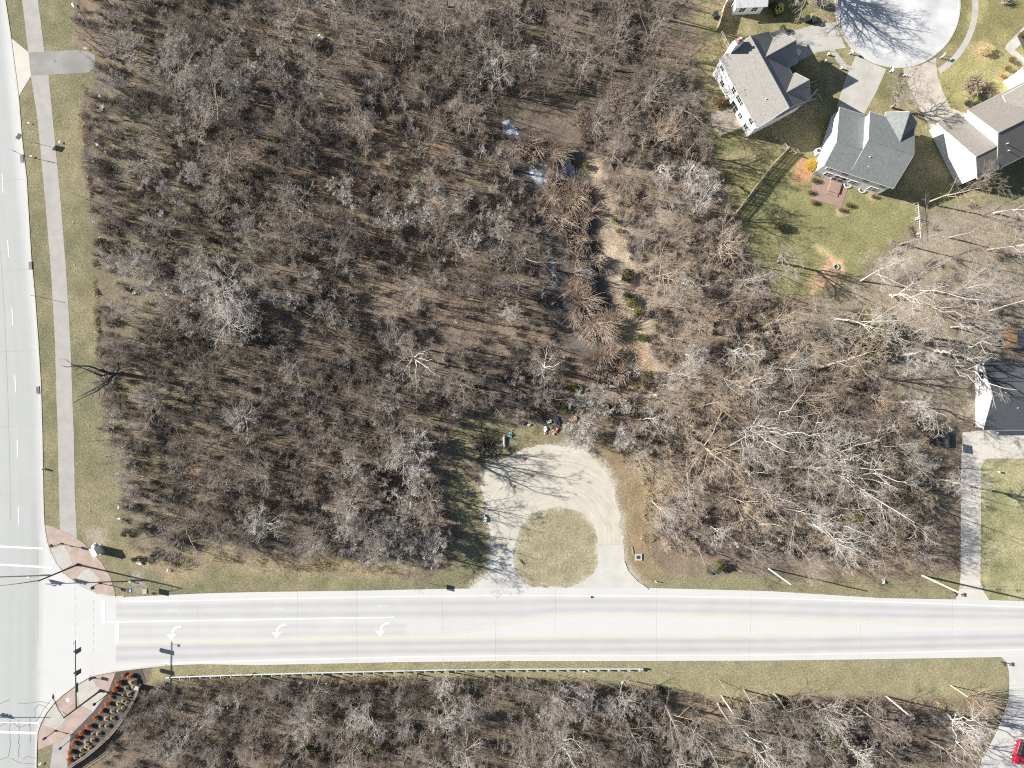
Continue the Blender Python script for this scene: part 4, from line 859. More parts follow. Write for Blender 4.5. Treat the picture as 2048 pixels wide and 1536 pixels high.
def zone_pts(poly, n, rs, smin, smax, vids, hh, keep=1.0, ns=8, sd=5, lo=.30, hi=.62):
    P = np.array(poly); x = rs.uniform(P[:, 0].min(), P[:, 0].max(), n * 6); y = rs.uniform(P[:, 1].min(), P[:, 1].max(), n * 6)
    m = inpoly(x, y, poly); d = sstep(fbm(x / 12, y / 12, ns, sd), lo, hi); m &= rs.uniform(0, 1, len(x)) < (.12 + .88 * d)
    x = x[m][:n]; y = y[m][:n]; f = (HC - hh) / HC
    wx = (x - 1024) / 12 * f; wy = (768 - y) / 12 * f; ok = np.ones(len(wx), bool)
    for Q in KEEP_OUT_W + [CHAN_W]: ok &= ~inpoly(wx, wy, Q)
    wx = wx[ok]; wy = wy[ok]; k = len(wx)
    return np.stack([wx, wy, rs.uniform(smin, smax, k), rs.uniform(0, 6.28, k), rs.choice(vids, k)], 1)
rs = np.random.RandomState(7)
pts = np.concatenate([zone_pts(W_LEFT_B, 3000, rs, .4, 1.3, [0, 0, 1, 2, 4, 5], 1), zone_pts(W_RIGHT, 1500, rs, .4, 1.3, [0, 1, 2, 3, 3, 3, 5], 1), zone_pts(W_SOUTH_B, 2100, rs, .4, 1.3, [0, 1, 2, 2, 4], 1), zone_pts(W_YARD, 60, rs, .5, 1.0, [3, 1], 1)])
scatter_stuff('brush_undergrowth', BR, pts, None)
pts = np.concatenate([zone_pts(W_LEFT_B, 3600, rs, .5, 1.2, [0, 7, 1, 2, 3, 8, 6, 7], 4, sd=8), zone_pts(W_RIGHT, 1100, rs, .5, 1.1, [4, 5, 4, 5, 0, 6], 4, sd=8), zone_pts(W_SOUTH_B, 1500, rs, .6, 1.1, [0, 1, 2, 3], 4, sd=8)])
scatter_stuff('sapling_undergrowth', SAP, pts, None)

# reeds and tall dead grass in the channel
def blades(name, polys, n, h, mat, seed, wdt=.05, clump=1.2):
    rs = np.random.RandomState(seed); X = []; Y = []
    for P in polys:
        A = np.array(P); k = int(n * 1.0 / len(polys)); x = rs.uniform(A[:, 0].min() - 6, A[:, 0].max() + 6, k * 5); y = rs.uniform(A[:, 1].min() - 6, A[:, 1].max() + 6, k * 5)
        ice = np.zeros(x.shape, bool)
        for Q in ICES: ice |= inpoly(x, y, Q) & (fbm(x, y, 9, 71) > .42)
        m = ~ice & inpoly(x + 10 * (fbm(x, y, 14, 3) - .5), y + 10 * (fbm(x, y, 14, 5) - .5), P); X.append(x[m][:k]); Y.append(y[m][:k])
    x = (np.concatenate(X) - 1024) / 12; y = (768 - np.concatenate(Y)) / 12; n = len(x)
    dens = fbm(x, y, 1.7, seed + 3); keep = rs.uniform(0, 1, n) < sstep(dens, .34, .56); x = x[keep]; y = y[keep]; dens = dens[keep]; n = len(x)
    an = 6.28 * lattice(np.floor(x / .8 + 1.5 * vnoise(x, y, .7, 91)), np.floor(y / .8 + 1.5 * vnoise(x, y, .7, 92)), seed + 1); hh = h * (.35 + 1.1 * sstep(dens, .4, .7)) * rs.uniform(.6, 1.1, n)
    ln = rs.uniform(.2, .75, n) * hh
    d = np.stack([np.cos(an), np.sin(an)], 1) + rs.normal(0, .55, (n, 2))
    P = np.zeros((n, 3, 3)); P[:, 0, 0] = x; P[:, 0, 1] = y
    P[:, 1] = P[:, 0]; P[:, 1, :2] += d * (ln * .35)[:, None]; P[:, 1, 2] = hh * .75
    P[:, 2] = P[:, 0]; P[:, 2, :2] += d * ln[:, None]; P[:, 2, 2] = hh * rs.uniform(.75, 1.05, n)
    V, F = tubes(P, np.full((n, 3), wdt) * np.array([[.8, 1.0, .5]]), 3)
    return tag(link(name, np_mesh(name, V, F, mat)), kind='stuff')
blades('reeds', [REEDS, REEDS2, REEDS3], 42000, 1.9, M['reed'], 3, .028)
blades('dark_reeds', [[(1085, 355), (1130, 360), (1160, 385), (1150, 420), (1120, 425), (1090, 410)], [(1160, 640), (1190, 655), (1175, 680), (1155, 670)]], 3200, 1.4, M['reed_dark'], 9, .026)
verge_edges = [[(262, 1092), (350, 1100), (440, 1090), (600, 1112), (860, 1138), (858, 1150), (600, 1140), (420, 1120), (350, 1150)], [(1260, 900), (1300, 930), (1335, 970), (1335, 1040), (1300, 1090), (1310, 1130), (1280, 1080), (1290, 980)], [(310, 1350), (420, 1352), (700, 1352), (1000, 1350), (1190, 1362), (1000, 1368), (700, 1372), (400, 1372)], [(1340, 1400), (1440, 1396), (1560, 1390), (1800, 1398), (1900, 1405), (1900, 1425), (1500, 1420)], [(180, 480), (194, 480), (202, 720), (192, 720)], [(155, 150), (170, 150), (190, 400), (178, 400)]]
blades('dead_grass', verge_edges, 15000, .55, M['bladegrass'], 13, .020, .8)

# ------------------------------------------------------------------ evergreens, bushes, ornamental grass
def leaf_cloud(seed, rx, ry, rz, n, size, zc=None, shell=.55, lumps=7):
    """small leaf faces spread through a lumpy volume"""
    rs = np.random.RandomState(seed); zc = rz if zc is None else zc
    c = rs.normal(0, 1, (lumps, 3)); c = unit(c) * rs.uniform(.25, .62, (lumps, 1)); r = rs.uniform(.35, .60, lumps)
    k = rs.randint(0, lumps, n); d = unit(rs.normal(0, 1, (n, 3))); rad = rs.uniform(0, 1, n) ** (1 / 3.) * (1 - shell) + shell * rs.uniform(.85, 1.0, n)
    p = (c[k] + d * (r[k] * rad)[:, None]) * np.array([rx, ry, rz]) * 1.05 + np.array([0, 0, zc]); p[:, 2] = np.maximum(p[:, 2], .04)
    a = unit(rs.normal(0, 1, (n, 3)) + d * .6); b = unit(np.cross(a, rs.normal(0, 1, (n, 3)))); s = (size * rs.uniform(.6, 1.4, n))[:, None]
    V = np.stack([p - a * s, p + b * s * .5, p + a * s, p - b * s * .5], 1).reshape(-1, 3)
    return V, np.arange(n * 4).reshape(n, 4)
def stems_mesh(seed, h, spread, n=7, r=.03):
    rs = np.random.RandomState(seed); az = rs.uniform(0, 6.28, n)
    d = np.stack([np.cos(az) * spread, np.sin(az) * spread, np.full(n, 1.)], -1)
    return tubes(branch_lines(rs, np.tile(np.array([[0, 0, -.05]]), (n, 1)), d, np.full(n, h), 4, .1, .1), taper(np.full(n, r), 4, .4, .008), 5)
LEAFPOOL = {}
def bush(name, label, cat, px, py, rx, ry, rz, mat, seed=1, n=900, size=.09, group=None, rz_=0, lumps=7, shell=.55, look=None):
    key = (mat, seed, n, size, lumps)
    if key not in LEAFPOOL:
        LEAFPOOL[key] = (np_mesh('foliage', *leaf_cloud(seed, 1, 1, 1, n, size, 1.0, shell, lumps), M[mat]), np_mesh('stems', *stems_mesh(seed, 1.3, .5, 8, .05), M['bark_dark']))
    o = thing(name, label, cat, W(px, py), group, rz_); o.scale = (rx, ry, rz)
    for nm, me in zip(('foliage', 'stems'), LEAFPOOL[key]): link(nm, me, o)
    if look: later(o, look, px, py, cat, group)
    return o
rng = random.Random(41)
OB = [(251, 1349, 6), (263, 1349, 7), (239, 1363, 7), (232, 1376, 6.5), (226, 1387, 4.5), (224, 1393, 4), (218, 1405, 7), (205, 1420, 6.5), (193, 1434, 5.5), (181, 1449, 7.5), (167, 1463, 7.5), (157, 1473, 5), (150, 1484, 6), (143, 1502, 7), (141, 1517, 6)]
OBL = ['first', 'second', 'third', 'fourth', 'fifth', 'sixth', 'seventh', 'eighth', 'ninth', 'tenth', 'eleventh', 'twelfth', 'thirteenth', 'fourteenth', 'fifteenth']
for i, (x, y, r) in enumerate(OB):
    r /= 12.0
    bush('orange_bush', 'round orange bush, %s along the mulch bed counting down from the guardrail end' % OBL[i] if i else 'round orange bush topmost in the mulch bed at the street kerb', 'bush', x, y, r * 1.02, r * 1.02, r * .85, 'l_orange', 1 + i % 3, 2200, .085, 'orange bushes along the mulch bed', rng.uniform(0, 6), 9)
gv = []
for i in range(3):
    rs = np.random.RandomState(70 + i); n = 420; az = rs.uniform(0, 6.28, n); sp = rs.uniform(.1, 1, n); P = np.zeros((n, 4, 3))
    for k, (a, b) in enumerate(((0, 0), (.35, .75), (.75, 1.0), (1.0, .75))):
        P[:, k, 0] = np.cos(az) * sp * a; P[:, k, 1] = np.sin(az) * sp * a; P[:, k, 2] = b * (1.3 - .5 * sp)
    P += rs.normal(0, .02, P.shape); gv.append(np_mesh('blades', *tubes(P, np.full((n, 4), .022) * np.array([[1, 1, .8, .3]]), 3), M['bladegrass']))
TG = [(268, 1361, 9), (270, 1371, 7), (255, 1374, 6), (260, 1386, 6), (249, 1388, 5), (239, 1405, 6), (249, 1400, 6), (256, 1404, 6), (227, 1420, 6), (240, 1419, 6), (248, 1414, 5), (215, 1435, 6), (227, 1434, 6), (204, 1450, 5.5), (216, 1450, 6), (188, 1466, 5), (199, 1465, 6), (187, 1478, 6), (175, 1481, 6), (175, 1491, 6), (182, 1494, 6), (165, 1497, 5), (153, 1512, 5.5), (164, 1509, 5)]
for i, (x, y, r) in enumerate(TG):
    o = thing('ornamental_grass', None, 'grass clump', W(x, y), 'tan ornamental grasses in the mulch bed', rng.uniform(0, 6)); o.scale = (r / 11., r / 11., r / 13.)
    link('blades', gv[i % 3], o); later(o, 'tan ornamental grass clump', x, y, 'grass clump', 'tan ornamental grasses in the mulch bed')
for x, y, r, mt in ((1172, 335, .8, 'l_olive'), (1199, 277, .8, 'l_green'), (1230, 442, .9, 'l_lime'), (1236, 462, .7, 'l_lime'), (1256, 549, 1.5, 'l_olive'), (1250, 560, 1.1, 'l_green'), (1254, 592, 1.2, 'l_green'), (1260, 606, 1.2, 'l_lime'), (1272, 626, 1.2, 'l_lime'), (1310, 655, .8, 'l_lime'), (1281, 676, 1.3, 'l_green'), (1295, 752, 1.0, 'l_olive'), (1277, 770, 1.3, 'l_olive'),
                    (1145, 775, 1.0, 'l_green'), (1132, 815, 1.1, 'l_green'), (1217, 815, 1.2, 'l_green'), (1247, 812, 1.6, 'l_green'), (843, 366, 1.3, 'l_green'), (848, 372, .7, 'l_lime'), (447, 417, 1.4, 'l_green'), (437, 443, 1.6, 'l_green'), (782, 210, 1.2, 'l_lime'), (735, 222, 1.3, 'l_dark'), (487, 372, 1.6, 'l_green'), (507, 350, 1.1, 'l_olive'), (243, 202, .9, 'l_green'), (252, 1064, .8, 'l_olive'), (276, 1116, .9, 'l_olive'), (318, 1108, 1.6, 'l_dark'),
                    (1412, 1137, .9, 'l_lime'), (1436, 1128, 1.3, 'l_green'), (310, 463, 1.6, 'l_dark'), (203, 486, 1.0, 'l_dark'), (625, 1490, 1.4, 'l_olive'), (755, 1488, 1.6, 'l_olive'), (660, 1068, 1.0, 'l_dark'), (1010, 275, .7, 'l_olive'), (1555, 455, 1.3, 'l_olive')):
    bush('evergreen_shrub', None, 'shrub', x, y, r, r * rng.uniform(.75, 1.0), r * .85, mt, 11 + int(x) % 4, 1100, .085, 'evergreen shrubs in the woods', rng.uniform(0, 6), look={'l_olive': 'olive evergreen shrub', 'l_green': 'green evergreen shrub', 'l_lime': 'yellow-green shrub', 'l_dark': 'dark evergreen shrub'}[mt])
def conifer(label, px, py, rx, ry, h, mat, seed, n=5200, size=.16):
    o = thing('evergreen_tree', label, 'evergreen', W(px, py)); rs = np.random.RandomState(seed)
    u = rs.uniform(0, 1, n); zz = h * (.08 + .92 * u ** .8); an = rs.uniform(0, 6.28, n); whirl = .72 + .28 * np.sin(an * 7 + zz * 2.3) ; rr = (1 - zz / h * .93) * whirl * np.sqrt(rs.uniform(.15, 1, n))
    p = np.stack([np.cos(an) * rr * rx, np.sin(an) * rr * ry, zz - .25 * rr], 1); a = unit(np.stack([np.cos(an), np.sin(an), rs.normal(-.2, .4, n)], 1) + rs.normal(0, .5, (n, 3))); b = unit(np.cross(a, rs.normal(0, 1, (n, 3)))); s = (size * rs.uniform(.6, 1.5, n))[:, None]
    V = np.stack([p - a * s, p + b * s * .35, p + a * s, p - b * s * .35], 1).reshape(-1, 3)
    link('crown', np_mesh('crown', V, np.arange(n * 4).reshape(n, 4), M[mat]), o)
    V, F = tubes(np.array([[[0, 0, -.1], [0, 0, h * .5], [0, 0, h * .93]]]), np.array([[.16, .1, .03]]), 7); link('trunk', np_mesh('trunk', V, F, M['bark_dark']), o)
    return o
conifer('wide olive evergreen among bare trees left of the black roofed house', 1733, 655, 4.4, 4.6, 6.5, 'l_olive', 1, 12000, .17)
conifer('low olive evergreen just below the wide one', 1735, 705, 2.6, 3.0, 3.6, 'l_green', 2, 5000, .15)
conifer('yellow-green conifer with a deep shadow left of the long driveway', 1692, 1030, 3.4, 3.2, 7.0, 'l_lime', 3, 8000, .17)
conifer('dark green juniper in the lower-right woods', 1645, 1455, 1.9, 2.4, 6.0, 'l_green', 4, 5200, .15)
conifer('blue-black evergreen at the lawn edge above the lower-right woods', 1550, 1404, 2.6, 1.6, 2.2, 'l_dark', 5, 5200, .15)
conifer('small lichen-grey evergreen at the end of the brush below the street', 1317, 1378, 1.2, 1.2, 1.8, 'l_dark', 6, 2400, .12)
bush('round_shrub', 'large yellow-green shrub at the top edge beside the grey roofed house', 'shrub', 1548, 26, 1.6, 1.5, 1.3, 'l_green', 4, 3600, .075)
bush('round_shrub', 'small green shrub behind the garage corner of the grey roofed house', 'shrub', 1563, 60, .7, .8, .7, 'l_green', 5, 900, .09)
bush('forsythia', 'bright yellow flowering shrub at the corner of the slate roofed house', 'shrub', 1618, 334, 1.45, 1.15, 1.1, 'l_yellow', 3, 4200, .055, lumps=12)
bush('straw_shrub', 'straw coloured shrub alone on the front lawn', 'shrub', 1968, 104, 1.35, 1.0, .9, 'l_straw', 3, 2600, .055)
bush('twiggy_shrub', 'straw coloured shrub beside the bins at the top edge', 'shrub', 1623, 36, .6, .6, .7, 'l_straw', 4, 900, .08)
for i, (x, y, r, l) in enumerate(((1626, 361, .6, 'round green bush at the patio corner nearest the yellow shrub'), (1617, 385, .55, 'dark round bush left of the pink patio'), (1624, 405, .55, 'dark round bush at the lower left patio corner'), (1694, 410, .6, 'olive round bush right of the pink patio'), (1680, 420, .55, 'olive round bush at the lower right patio corner'), (1745, 393, .5, 'olive round bush alone below the house wall'))):
    bush('round_bush', l, 'bush', x, y, r, r, r * .9, ('l_olive', 'l_rust', 'l_rust', 'l_olive', 'l_olive', 'l_olive')[i], 5, 900, .09, 'clipped bushes around the pink patio', lumps=12)
for i, (x, y, r, mt, l) in enumerate(((1930, 210, .8, 'l_dark', 'dark clipped bush nearest the pebbled driveway by the tan roofed house'), (1949, 211, .85, 'l_green', 'green clipped bush second from the pebbled driveway'), (1957, 200, .8, 'l_dark', 'dark bush behind the two clipped bushes'), (1966, 203, .7, 'l_green', 'green clipped bush touching the tan roof edge'), (2018, 123, .8, 'l_rust', 'golden bush topmost in the bed by the white house'), (2010, 140, .7, 'l_rust', 'rust coloured bush second in the bed by the white house'), (2001, 154, .5, 'l_orange', 'small orange bush by the white house corner'), (2038, 72, .6, 'l_rust', 'rust bush in the walk-side bed at the right edge'))):
    bush('front_bush', l, 'bush', x, y, r, r * .8, r * .85, mt, 6, 900, .09, 'bushes in front of the court houses', .6, lumps=12)
def twig_dome(label, px, py, r, h, seed, tw, n=60, lv=((7, (15, 45), .5, 3), (5, (15, 50), .55, 2)), el=(30, 88), rm=.008, rb=.02):
    o = thing('twiggy_shrub', label, 'shrub', W(px, py))
    V, F = make_bush(seed, 1.0, n, lv, rm, el, rb); link('crown', np_mesh('crown', V * np.array([[r, r, h]]), F, M[tw]), o)
twig_dome('round leafless pinkish shrub on the lawn beside the pebbled driveway', 1938, 172, 2.3, 2.6, 801, 't_tan')
twig_dome('smaller leafless shrub between the pinkish shrub and the tan roof', 1972, 188, 1.2, 1.4, 802, 't_tan')
twig_dome('white twiggy shrub at the top right lawn', 2006, 4, .9, 1.2, 803, 't_pale')
twig_dome('pale bare shrub at the top edge left of the court', 1630, 8, 1.4, 2.2, 804, 't_pale')
twig_dome('fan of straight pale stems beside the gravelled pull-in', 1945, 1395, 4.4, 5.6, 805, 't_tan', 130, ((4, (5, 16), .5, 3),), (35, 80), .0022, .005)

# ------------------------------------------------------------------ houses
class House:
    def __init__(s, name, label, o, u, rise_px=0):
        s.o = Vector((o[0], o[1], 0)); s.u = Vector((u[0], u[1], 0)).normalized(); s.v = Vector((-s.u.y, s.u.x, 0))
        s.root = thing(name, label, 'house', s.o)
    def P(s, a, b, h): return s.u * a + s.v * b + Vector((0, 0, h))      # local to root
    def wall(s, a0, a1, prof, mat, inset=0.0, name='wall'):
        """prof [(b,h)...] across the house; prism from a0 to a1"""
        mb = MB(); L = [(prof[0][0], 0)] + prof + [(prof[-1][0], 0)]
        A = [s.P(a0 + inset, b, h) for b, h in L]; B = [s.P(a1 - inset, b, h) for b, h in L]
        mb.poly(A); mb.poly(B[::-1])
        for i in range(len(L) - 1): mb.poly([A[i], B[i], B[i + 1], A[i + 1]][::-1])
        return mb.build(name, mat, s.root, (0, 0, 0))
    def roof(s, a0, a1, prof, mat, over=.30, eave=.30, th=.14, name='roof', trim=True):
        mb = MB(); pr = [list(p) for p in prof]; n = len(pr)
        def ext(p, q, d):
            k = d / abs(q[0] - p[0]); return [p[0] - (q[0] - p[0]) * k, p[1] - (q[1] - p[1]) * k]
        pr[0] = ext(pr[0], pr[1], eave); pr[-1] = ext(pr[-1], pr[-2], eave)
        A = [s.P(a0 - over, b, h + .03) for b, h in pr]; B = [s.P(a1 + over, b, h + .03) for b, h in pr]; up = Vector((0, 0, th))
        for i in range(n - 1):
            mb.poly([A[i], A[i + 1], B[i + 1], B[i]]); mb.poly([A[i] + up, B[i] + up, B[i + 1] + up, A[i + 1] + up])
            mb.poly([A[i], A[i] + up, A[i + 1] + up, A[i + 1]]); mb.poly([B[i], B[i + 1], B[i + 1] + up, B[i] + up])
        mb.poly([A[0], B[0], B[0] + up, A[0] + up]); mb.poly([A[-1], A[-1] + up, B[-1] + up, B[-1]])
        o = mb.build(name, mat, s.root, (0, 0, 0))
        if trim:
            mt = MB()
            for E in (A, B):
                for i in range(n - 1):
                    d = s.u * (-.05 if E is A else .05); mt.obox(E[i] + Vector((0, 0, -.10)), E[i + 1] - E[i], d, (0, 0, .235))
            for i in (0, -1):
                e = (A[i] - A[1 if i == 0 else -2]); e.z = 0; e = e.normalized() * .05; mt.obox(A[i] + Vector((0, 0, .0)), B[i] - A[i], e, (0, 0, .12))
            mt.build('roof_trim', M['roof_edge'], o, (0, 0, 0))
            rg = max(range(n), key=lambda i: pr[i][1])
            if 0 < rg < n - 1: MB().tube([A[rg] + up, B[rg] + up], .09, 6).build('ridge_cap', mat, o, (0, 0, 0))
        return o
    def cross(s, a, hw, b0, b1, eave_h, ridge_h, wallm, roofm, over=.3):
        """gable running along v, centred at a, front at b1"""
        s2 = House.__new__(House); s2.o = s.o; s2.root = s.root; s2.u = s.v; s2.v = -s.u
        pr = [(-(a + hw), eave_h), (-a, ridge_h), (-(a - hw), eave_h)]
        s2.wall(b0, b1, pr, wallm); return s2.roof(b0 - .05 - over + .0, b1, pr, roofm, over)
    def window(s, side, a, z, w=.9, h=1.2, b=0.0, name='window'):
        """side 'v': on the v=b wall facing -v; 'V': facing +v; 'u': on u=b wall facing -u; 'U': facing +u"""
        m1, m2 = MB(), MB()
        if side in 'vV': n = s.v * (-1 if side == 'v' else 1); t = s.u; c = s.P(a, b, z)
        else: n = s.u * (-1 if side == 'u' else 1); t = s.v; c = s.P(b, a, z)
        up = Vector((0, 0, 1))
        m1.obox(c - t * (w / 2 + .09) - up * .09, t * (w + .18), n * .05, up * (h + .18))
        m2.obox(c - t * w / 2, t * w, n * .065, up * h)
        f = m1.build(name, M['white_trim'], s.root, (0, 0, 0)); m2.build('pane', M['glass'], f, (0, 0, 0))
        m3 = MB(); m3.obox(c - t * .025, t * .05, n * .075, up * h); m3.obox(c - t * w / 2 + up * (h / 2 - .025), t * w, n * .078, up * .05); m3.build('mullion', M['white_trim'], f, (0, 0, 0))
    def vent(s, a, b, h, r=.06, ht=.5):
        MB().tube([s.P(a, b, h), s.P(a, b, h + ht)], r, 8).build('vent_pipe', M['white_trim'], s.root, (0, 0, 0))

wv = lambda v: (v[0] / 12.0, -v[1] / 12.0)
# 1 grey roofed house
h1 = House('grey_roofed_house', 'white house with a light grey roof and two front gables facing the court', wv((401, -620)), (69, -126))
PR = [(0, 5.3), (4.2, 8.0), (8.4, 5.3)]
h1.wall(0, 12, PR, M['white']); h1.roof(0, 12, PR, M['roof_grey'])
GP = [(8.41, 4.3), (12.0, 3.0)]
h1.wall(.02, 5.4, GP, M['white'], name='garage_wall'); 
def lean(hs, a0, a1, b0, h0, b1, h1_, mat, over=.25):
    mb = MB(); A = [hs.P(a0 - over, b0, h0 + .03), hs.P(a1 + over, b0, h0 + .03), hs.P(a1 + over, b1 + .3, h1_ + .03 - .1), hs.P(a0 - over, b1 + .3, h1_ + .03 - .1)]; up = Vector((0, 0, .13))
    mb.poly(A[::-1]); mb.poly([p + up for p in A])
    for i in range(4): mb.poly([A[i], A[(i + 1) % 4], A[(i + 1) % 4] + up, A[i] + up])
    return mb.build('porch_roof', mat, hs.root, (0, 0, 0))
lean(h1, .02, 5.4, 8.7, 4.25, 12.0, 3.0, M['roof_grey'])
h1.cross(3.5, 2.35, 4.0, 10.2, 5.25, 7.45, M['white'], M['roof_grey'])
h1.cross(9.9, 2.15, 4.0, 9.1, 5.2, 7.3, M['white'], M['roof_grey'])
lean(h1, 5.75, 7.6, 8.7, 3.3, 10.6, 2.8, M['roof_dark'], 0)
for a in (5.9, 7.4): MB().tube([h1.P(a, 10.5, 0), h1.P(a, 10.5, 2.8)], .09, 8).build('porch_post', M['white_trim'], h1.root, (0, 0, 0))
mbx = MB(); mbx.obox(h1.P(-.75, 1.1, 0), h1.u * .85, h1.v * 1.5, (0, 0, 8.8)); ch = mbx.build('chimney', M['white'], h1.root, (0, 0, 0))
mbx = MB(); mbx.obox(h1.P(-.72, 1.5, 8.8), h1.u * .7, h1.v * .7, (0, 0, .35)); mbx.build('chimney_top', M['brick'], ch, (0, 0, 0)); MB().tube([h1.P(-.4, 1.85, 9.15), h1.P(-.4, 1.85, 9.6)], .2, 10).build('flue', M['metal'], ch, (0, 0, 0))
for a, z in ((.9, 3.6), (4.9, 3.3), (6.4, 3.4), (7.2, 3.4), (10.6, 3.5), (2.5, .9), (8.6, 1.0), (10.6, .9)): h1.window('v', a, z)
h1.window('v', 6.8, .2, 1.7, 2.0, name='patio_door'); h1.window('U', 4.2, 3.4, .9, 1.2, 12.0)
h1.vent(9.2, 2.2, 6.75); h1.vent(11.0, 1.2, 6.1, .05, .35)
# 2 slate roofed house
h2 = House('slate_roofed_house', 'white house with a green-grey slate coloured roof behind the mown lawn', wv((601, -421)), (128, -42))
PL = [(0, 5.0), (3.0, 7.0), (10.0, 3.2)]; PRR = [(0, 5.0), (4.3, 8.0), (9.9, 5.0)]
h2.wall(0, 4.19, PL, M['white']); h2.wall(4.2, 11.3, PRR, M['white'])
h2.roof(.12, 3.9, PL, M['roof_slate'], .28); h2.roof(4.3, 11.3, PRR, M['roof_slate'], .2)
h2.cross(9.2, 2.3, 6.0, 10.7, 5.0, 7.1, M['white'], M['roof_slate'], .25)
for a in (1.2, 3.9, 7.4, 10.2): h2.window('v', a, 3.45, .9, 1.1)
for a in (2.0, 6.2, 9.6): h2.window('v', a, 1.1, 1.1, 1.2)
h2.window('v', 4.0, .35, 1.9, 2.0, name='patio_door')
h2.vent(5.6, 2.4, 6.6); h2.vent(6.2, 1.3, 5.9, .06, .3)
mbx = MB(); mbx.obox(h2.P(3.2, -2.0, 0), h2.u * 1.9, h2.v * 1.9, (0, 0, .35)); mbx.obox(h2.P(3.2, -2.5, 0), h2.u * 1.9, h2.v * .49, (0, 0, .18)); mbx.build('step', M['patio'], h2.root, (0, 0, 0))
for a in (6.0, 8.6):
    MB().tube([h2.P(a + .55 * math.cos(t), -.05 - .5 * math.sin(t), .25) for t in np.linspace(0, math.pi, 9)], .06, 6).build('window_well', M['white_trim'], h2.root, (0, 0, 0))
# 3 tan roofed house
h3 = House('tan_roofed_house', 'white house with a tan north slope and a stepped second ridge at the right edge', wv((889.5, -395.5)), (.897, .442))
PL = [(0, 5.3), (3.0, 7.0), (10.4, 2.7)]; PRR = [(0, 5.2), (4.8, 8.4), (10.0, 5.0)]
h3.wall(0, 3.64, PL, M['white']); h3.wall(3.65, 15, PRR, M['white'])
h3.roof(.12, 3.35, PL, M['roof_tan'], .28); h3.roof(3.75, 15, PRR, M['roof_tan'], .2)
h3.cross(10.6, 1.6, 5.2, 9.6, 6.3, 8.3, M['white'], M['roof_tan'], .2)
h3.vent(5.0, 2.7, 7.1); h3.vent(5.3, 1.6, 6.4, .06, .4)
# 4 black roofed single storey house
h4 = House('black_roofed_house', 'single storey house with a charcoal roof and a white gable at the right edge', wv((927, 86)), (1, 0))
PL = [(0, 2.5), (5.1, 4.5), (10.2, 2.5)]
h4.wall(0, 13, PL, M['white']); h4.roof(0, 13, PL, M['roof_dark'], .35, .35)
h4.window('u', 8.6, 1.0, 1.0, 1.1); h4.vent(2.0, 5.8, 4.2, .06, .3); h4.vent(4.2, 3.3, 3.8, .06, .3)
mbx = MB(); mbx.obox(h4.P(3.2, -.06, .05), h4.u * 4.8, h4.v * .05, (0, 0, 2.1)); mbx.build('garage_door', M['white_trim'], h4.root, (0, 0, 0))
# 5 white house at the right edge by the court, 6 house at the top edge
h5 = House('white_house', 'bright white house wall at the right edge beside the court lawn', wv((982, -605)), (.57, -.82))
PL = [(0, 5.0), (6, 8.0), (12, 5.0)]
h5.wall(0, 10, PL, M['white']); h5.roof(0, 10, PL, M['roof_grey'], .3); h5.window('u', 2.0, 3.2); h5.window('u', 3.2, 3.2)
h6 = House('top_edge_house', 'pale roofed house just showing at the top edge', wv((440, -738)), (1, .05))
PL = [(0, 2.8), (3.5, 4.4), (7, 2.8)]
M['roof_pale'] = roof_mat('pale_roof', (.50, .51, .52), .06)
h6.wall(0, 4.6, PL, M['white']); h6.roof(0, 4.6, PL, M['roof_pale'], .3)
h6.window('v', 1.2, 1.0); h6.window('v', 3.2, 1.0)

# ------------------------------------------------------------------ yard objects
def fence(name, label, pts, h, mat, pick=.09, gap=.14, post=2.4, rails=(.25, .85), th=.025, lean_px=0, rt=.09):
    P = [W(*p) for p in pts]; root = thing(name, label, 'fence', P[0]); o = P[0]
    for i in range(len(P) - 1):
        a, b = P[i] - o, P[i + 1] - o; L = (b - a).length; t = (b - a) / L; n = Vector((-t.y, t.x, 0))
        mb = MB(); k = int(L / (pick + gap))
        for j in range(k): mb.obox(a + t * (j * L / k) + Vector((0, 0, .05)), t * pick, n * th, (0, 0, h - .05))
        mb.build('pickets', mat, root, (0, 0, 0))
        for r in rails: MB().obox(a + n * -.05 + Vector((0, 0, h * r)), b - a, n * .045, (0, 0, rt)).build('rail', mat, root, (0, 0, 0))
        for j in range(int(L / post) + 1): MB().box(a + t * (j * post) + n * -.10 + Vector((0, 0, h / 2 + .05)), (.1, .1, h + .1), math.atan2(t.y, t.x)).build('post', mat, root, (0, 0, 0))
    return root
fence('picket_fence', 'long weathered picket fence between the two back yards casting a barred shadow', [(1571, 301), (1540, 334), (1502, 384), (1462, 437)], 1.75, M['wood_pale'], .14, .07)
fence('picket_fence', 'short weathered fence with a gate between the grey and slate roofed houses', [(1560, 283), (1571, 300), (1592, 312)], 1.3, M['wood_pale'], .09, .10, 1.6)
fence('picket_fence', 'short weathered fence at the chimney end of the grey roofed house', [(1441, 70), (1457, 102)], 1.3, M['wood_pale'], .09, .12, 1.6)
fence('privacy_fence', 'tall solid board fence at the top edge with a bin beside it', [(1447, 10), (1436, 48), (1432, 62)], 1.9, M['wood_pale'], .14, .01, 2.4)
fence('white_fence', 'white picket fence along the far side of the mown lawn', [(1829, 408), (1832, 440), (1834, 478)], 1.2, M['white_trim'], .022, .32, 2.4, (.85,), .02, 0, .05)
fence('deck_rail', 'low wooden rail round the tan patio behind the grey roofed house', [(1422, 250), (1440, 272), (1489, 254)], .9, M['wood_pale'], .06, .12, 1.6)
def boxthing(name, label, cat, px, py, dims, mat, rz=0.0, group=None, part=None):
    o = thing(name, label, cat, W(px, py), group, rz); return o
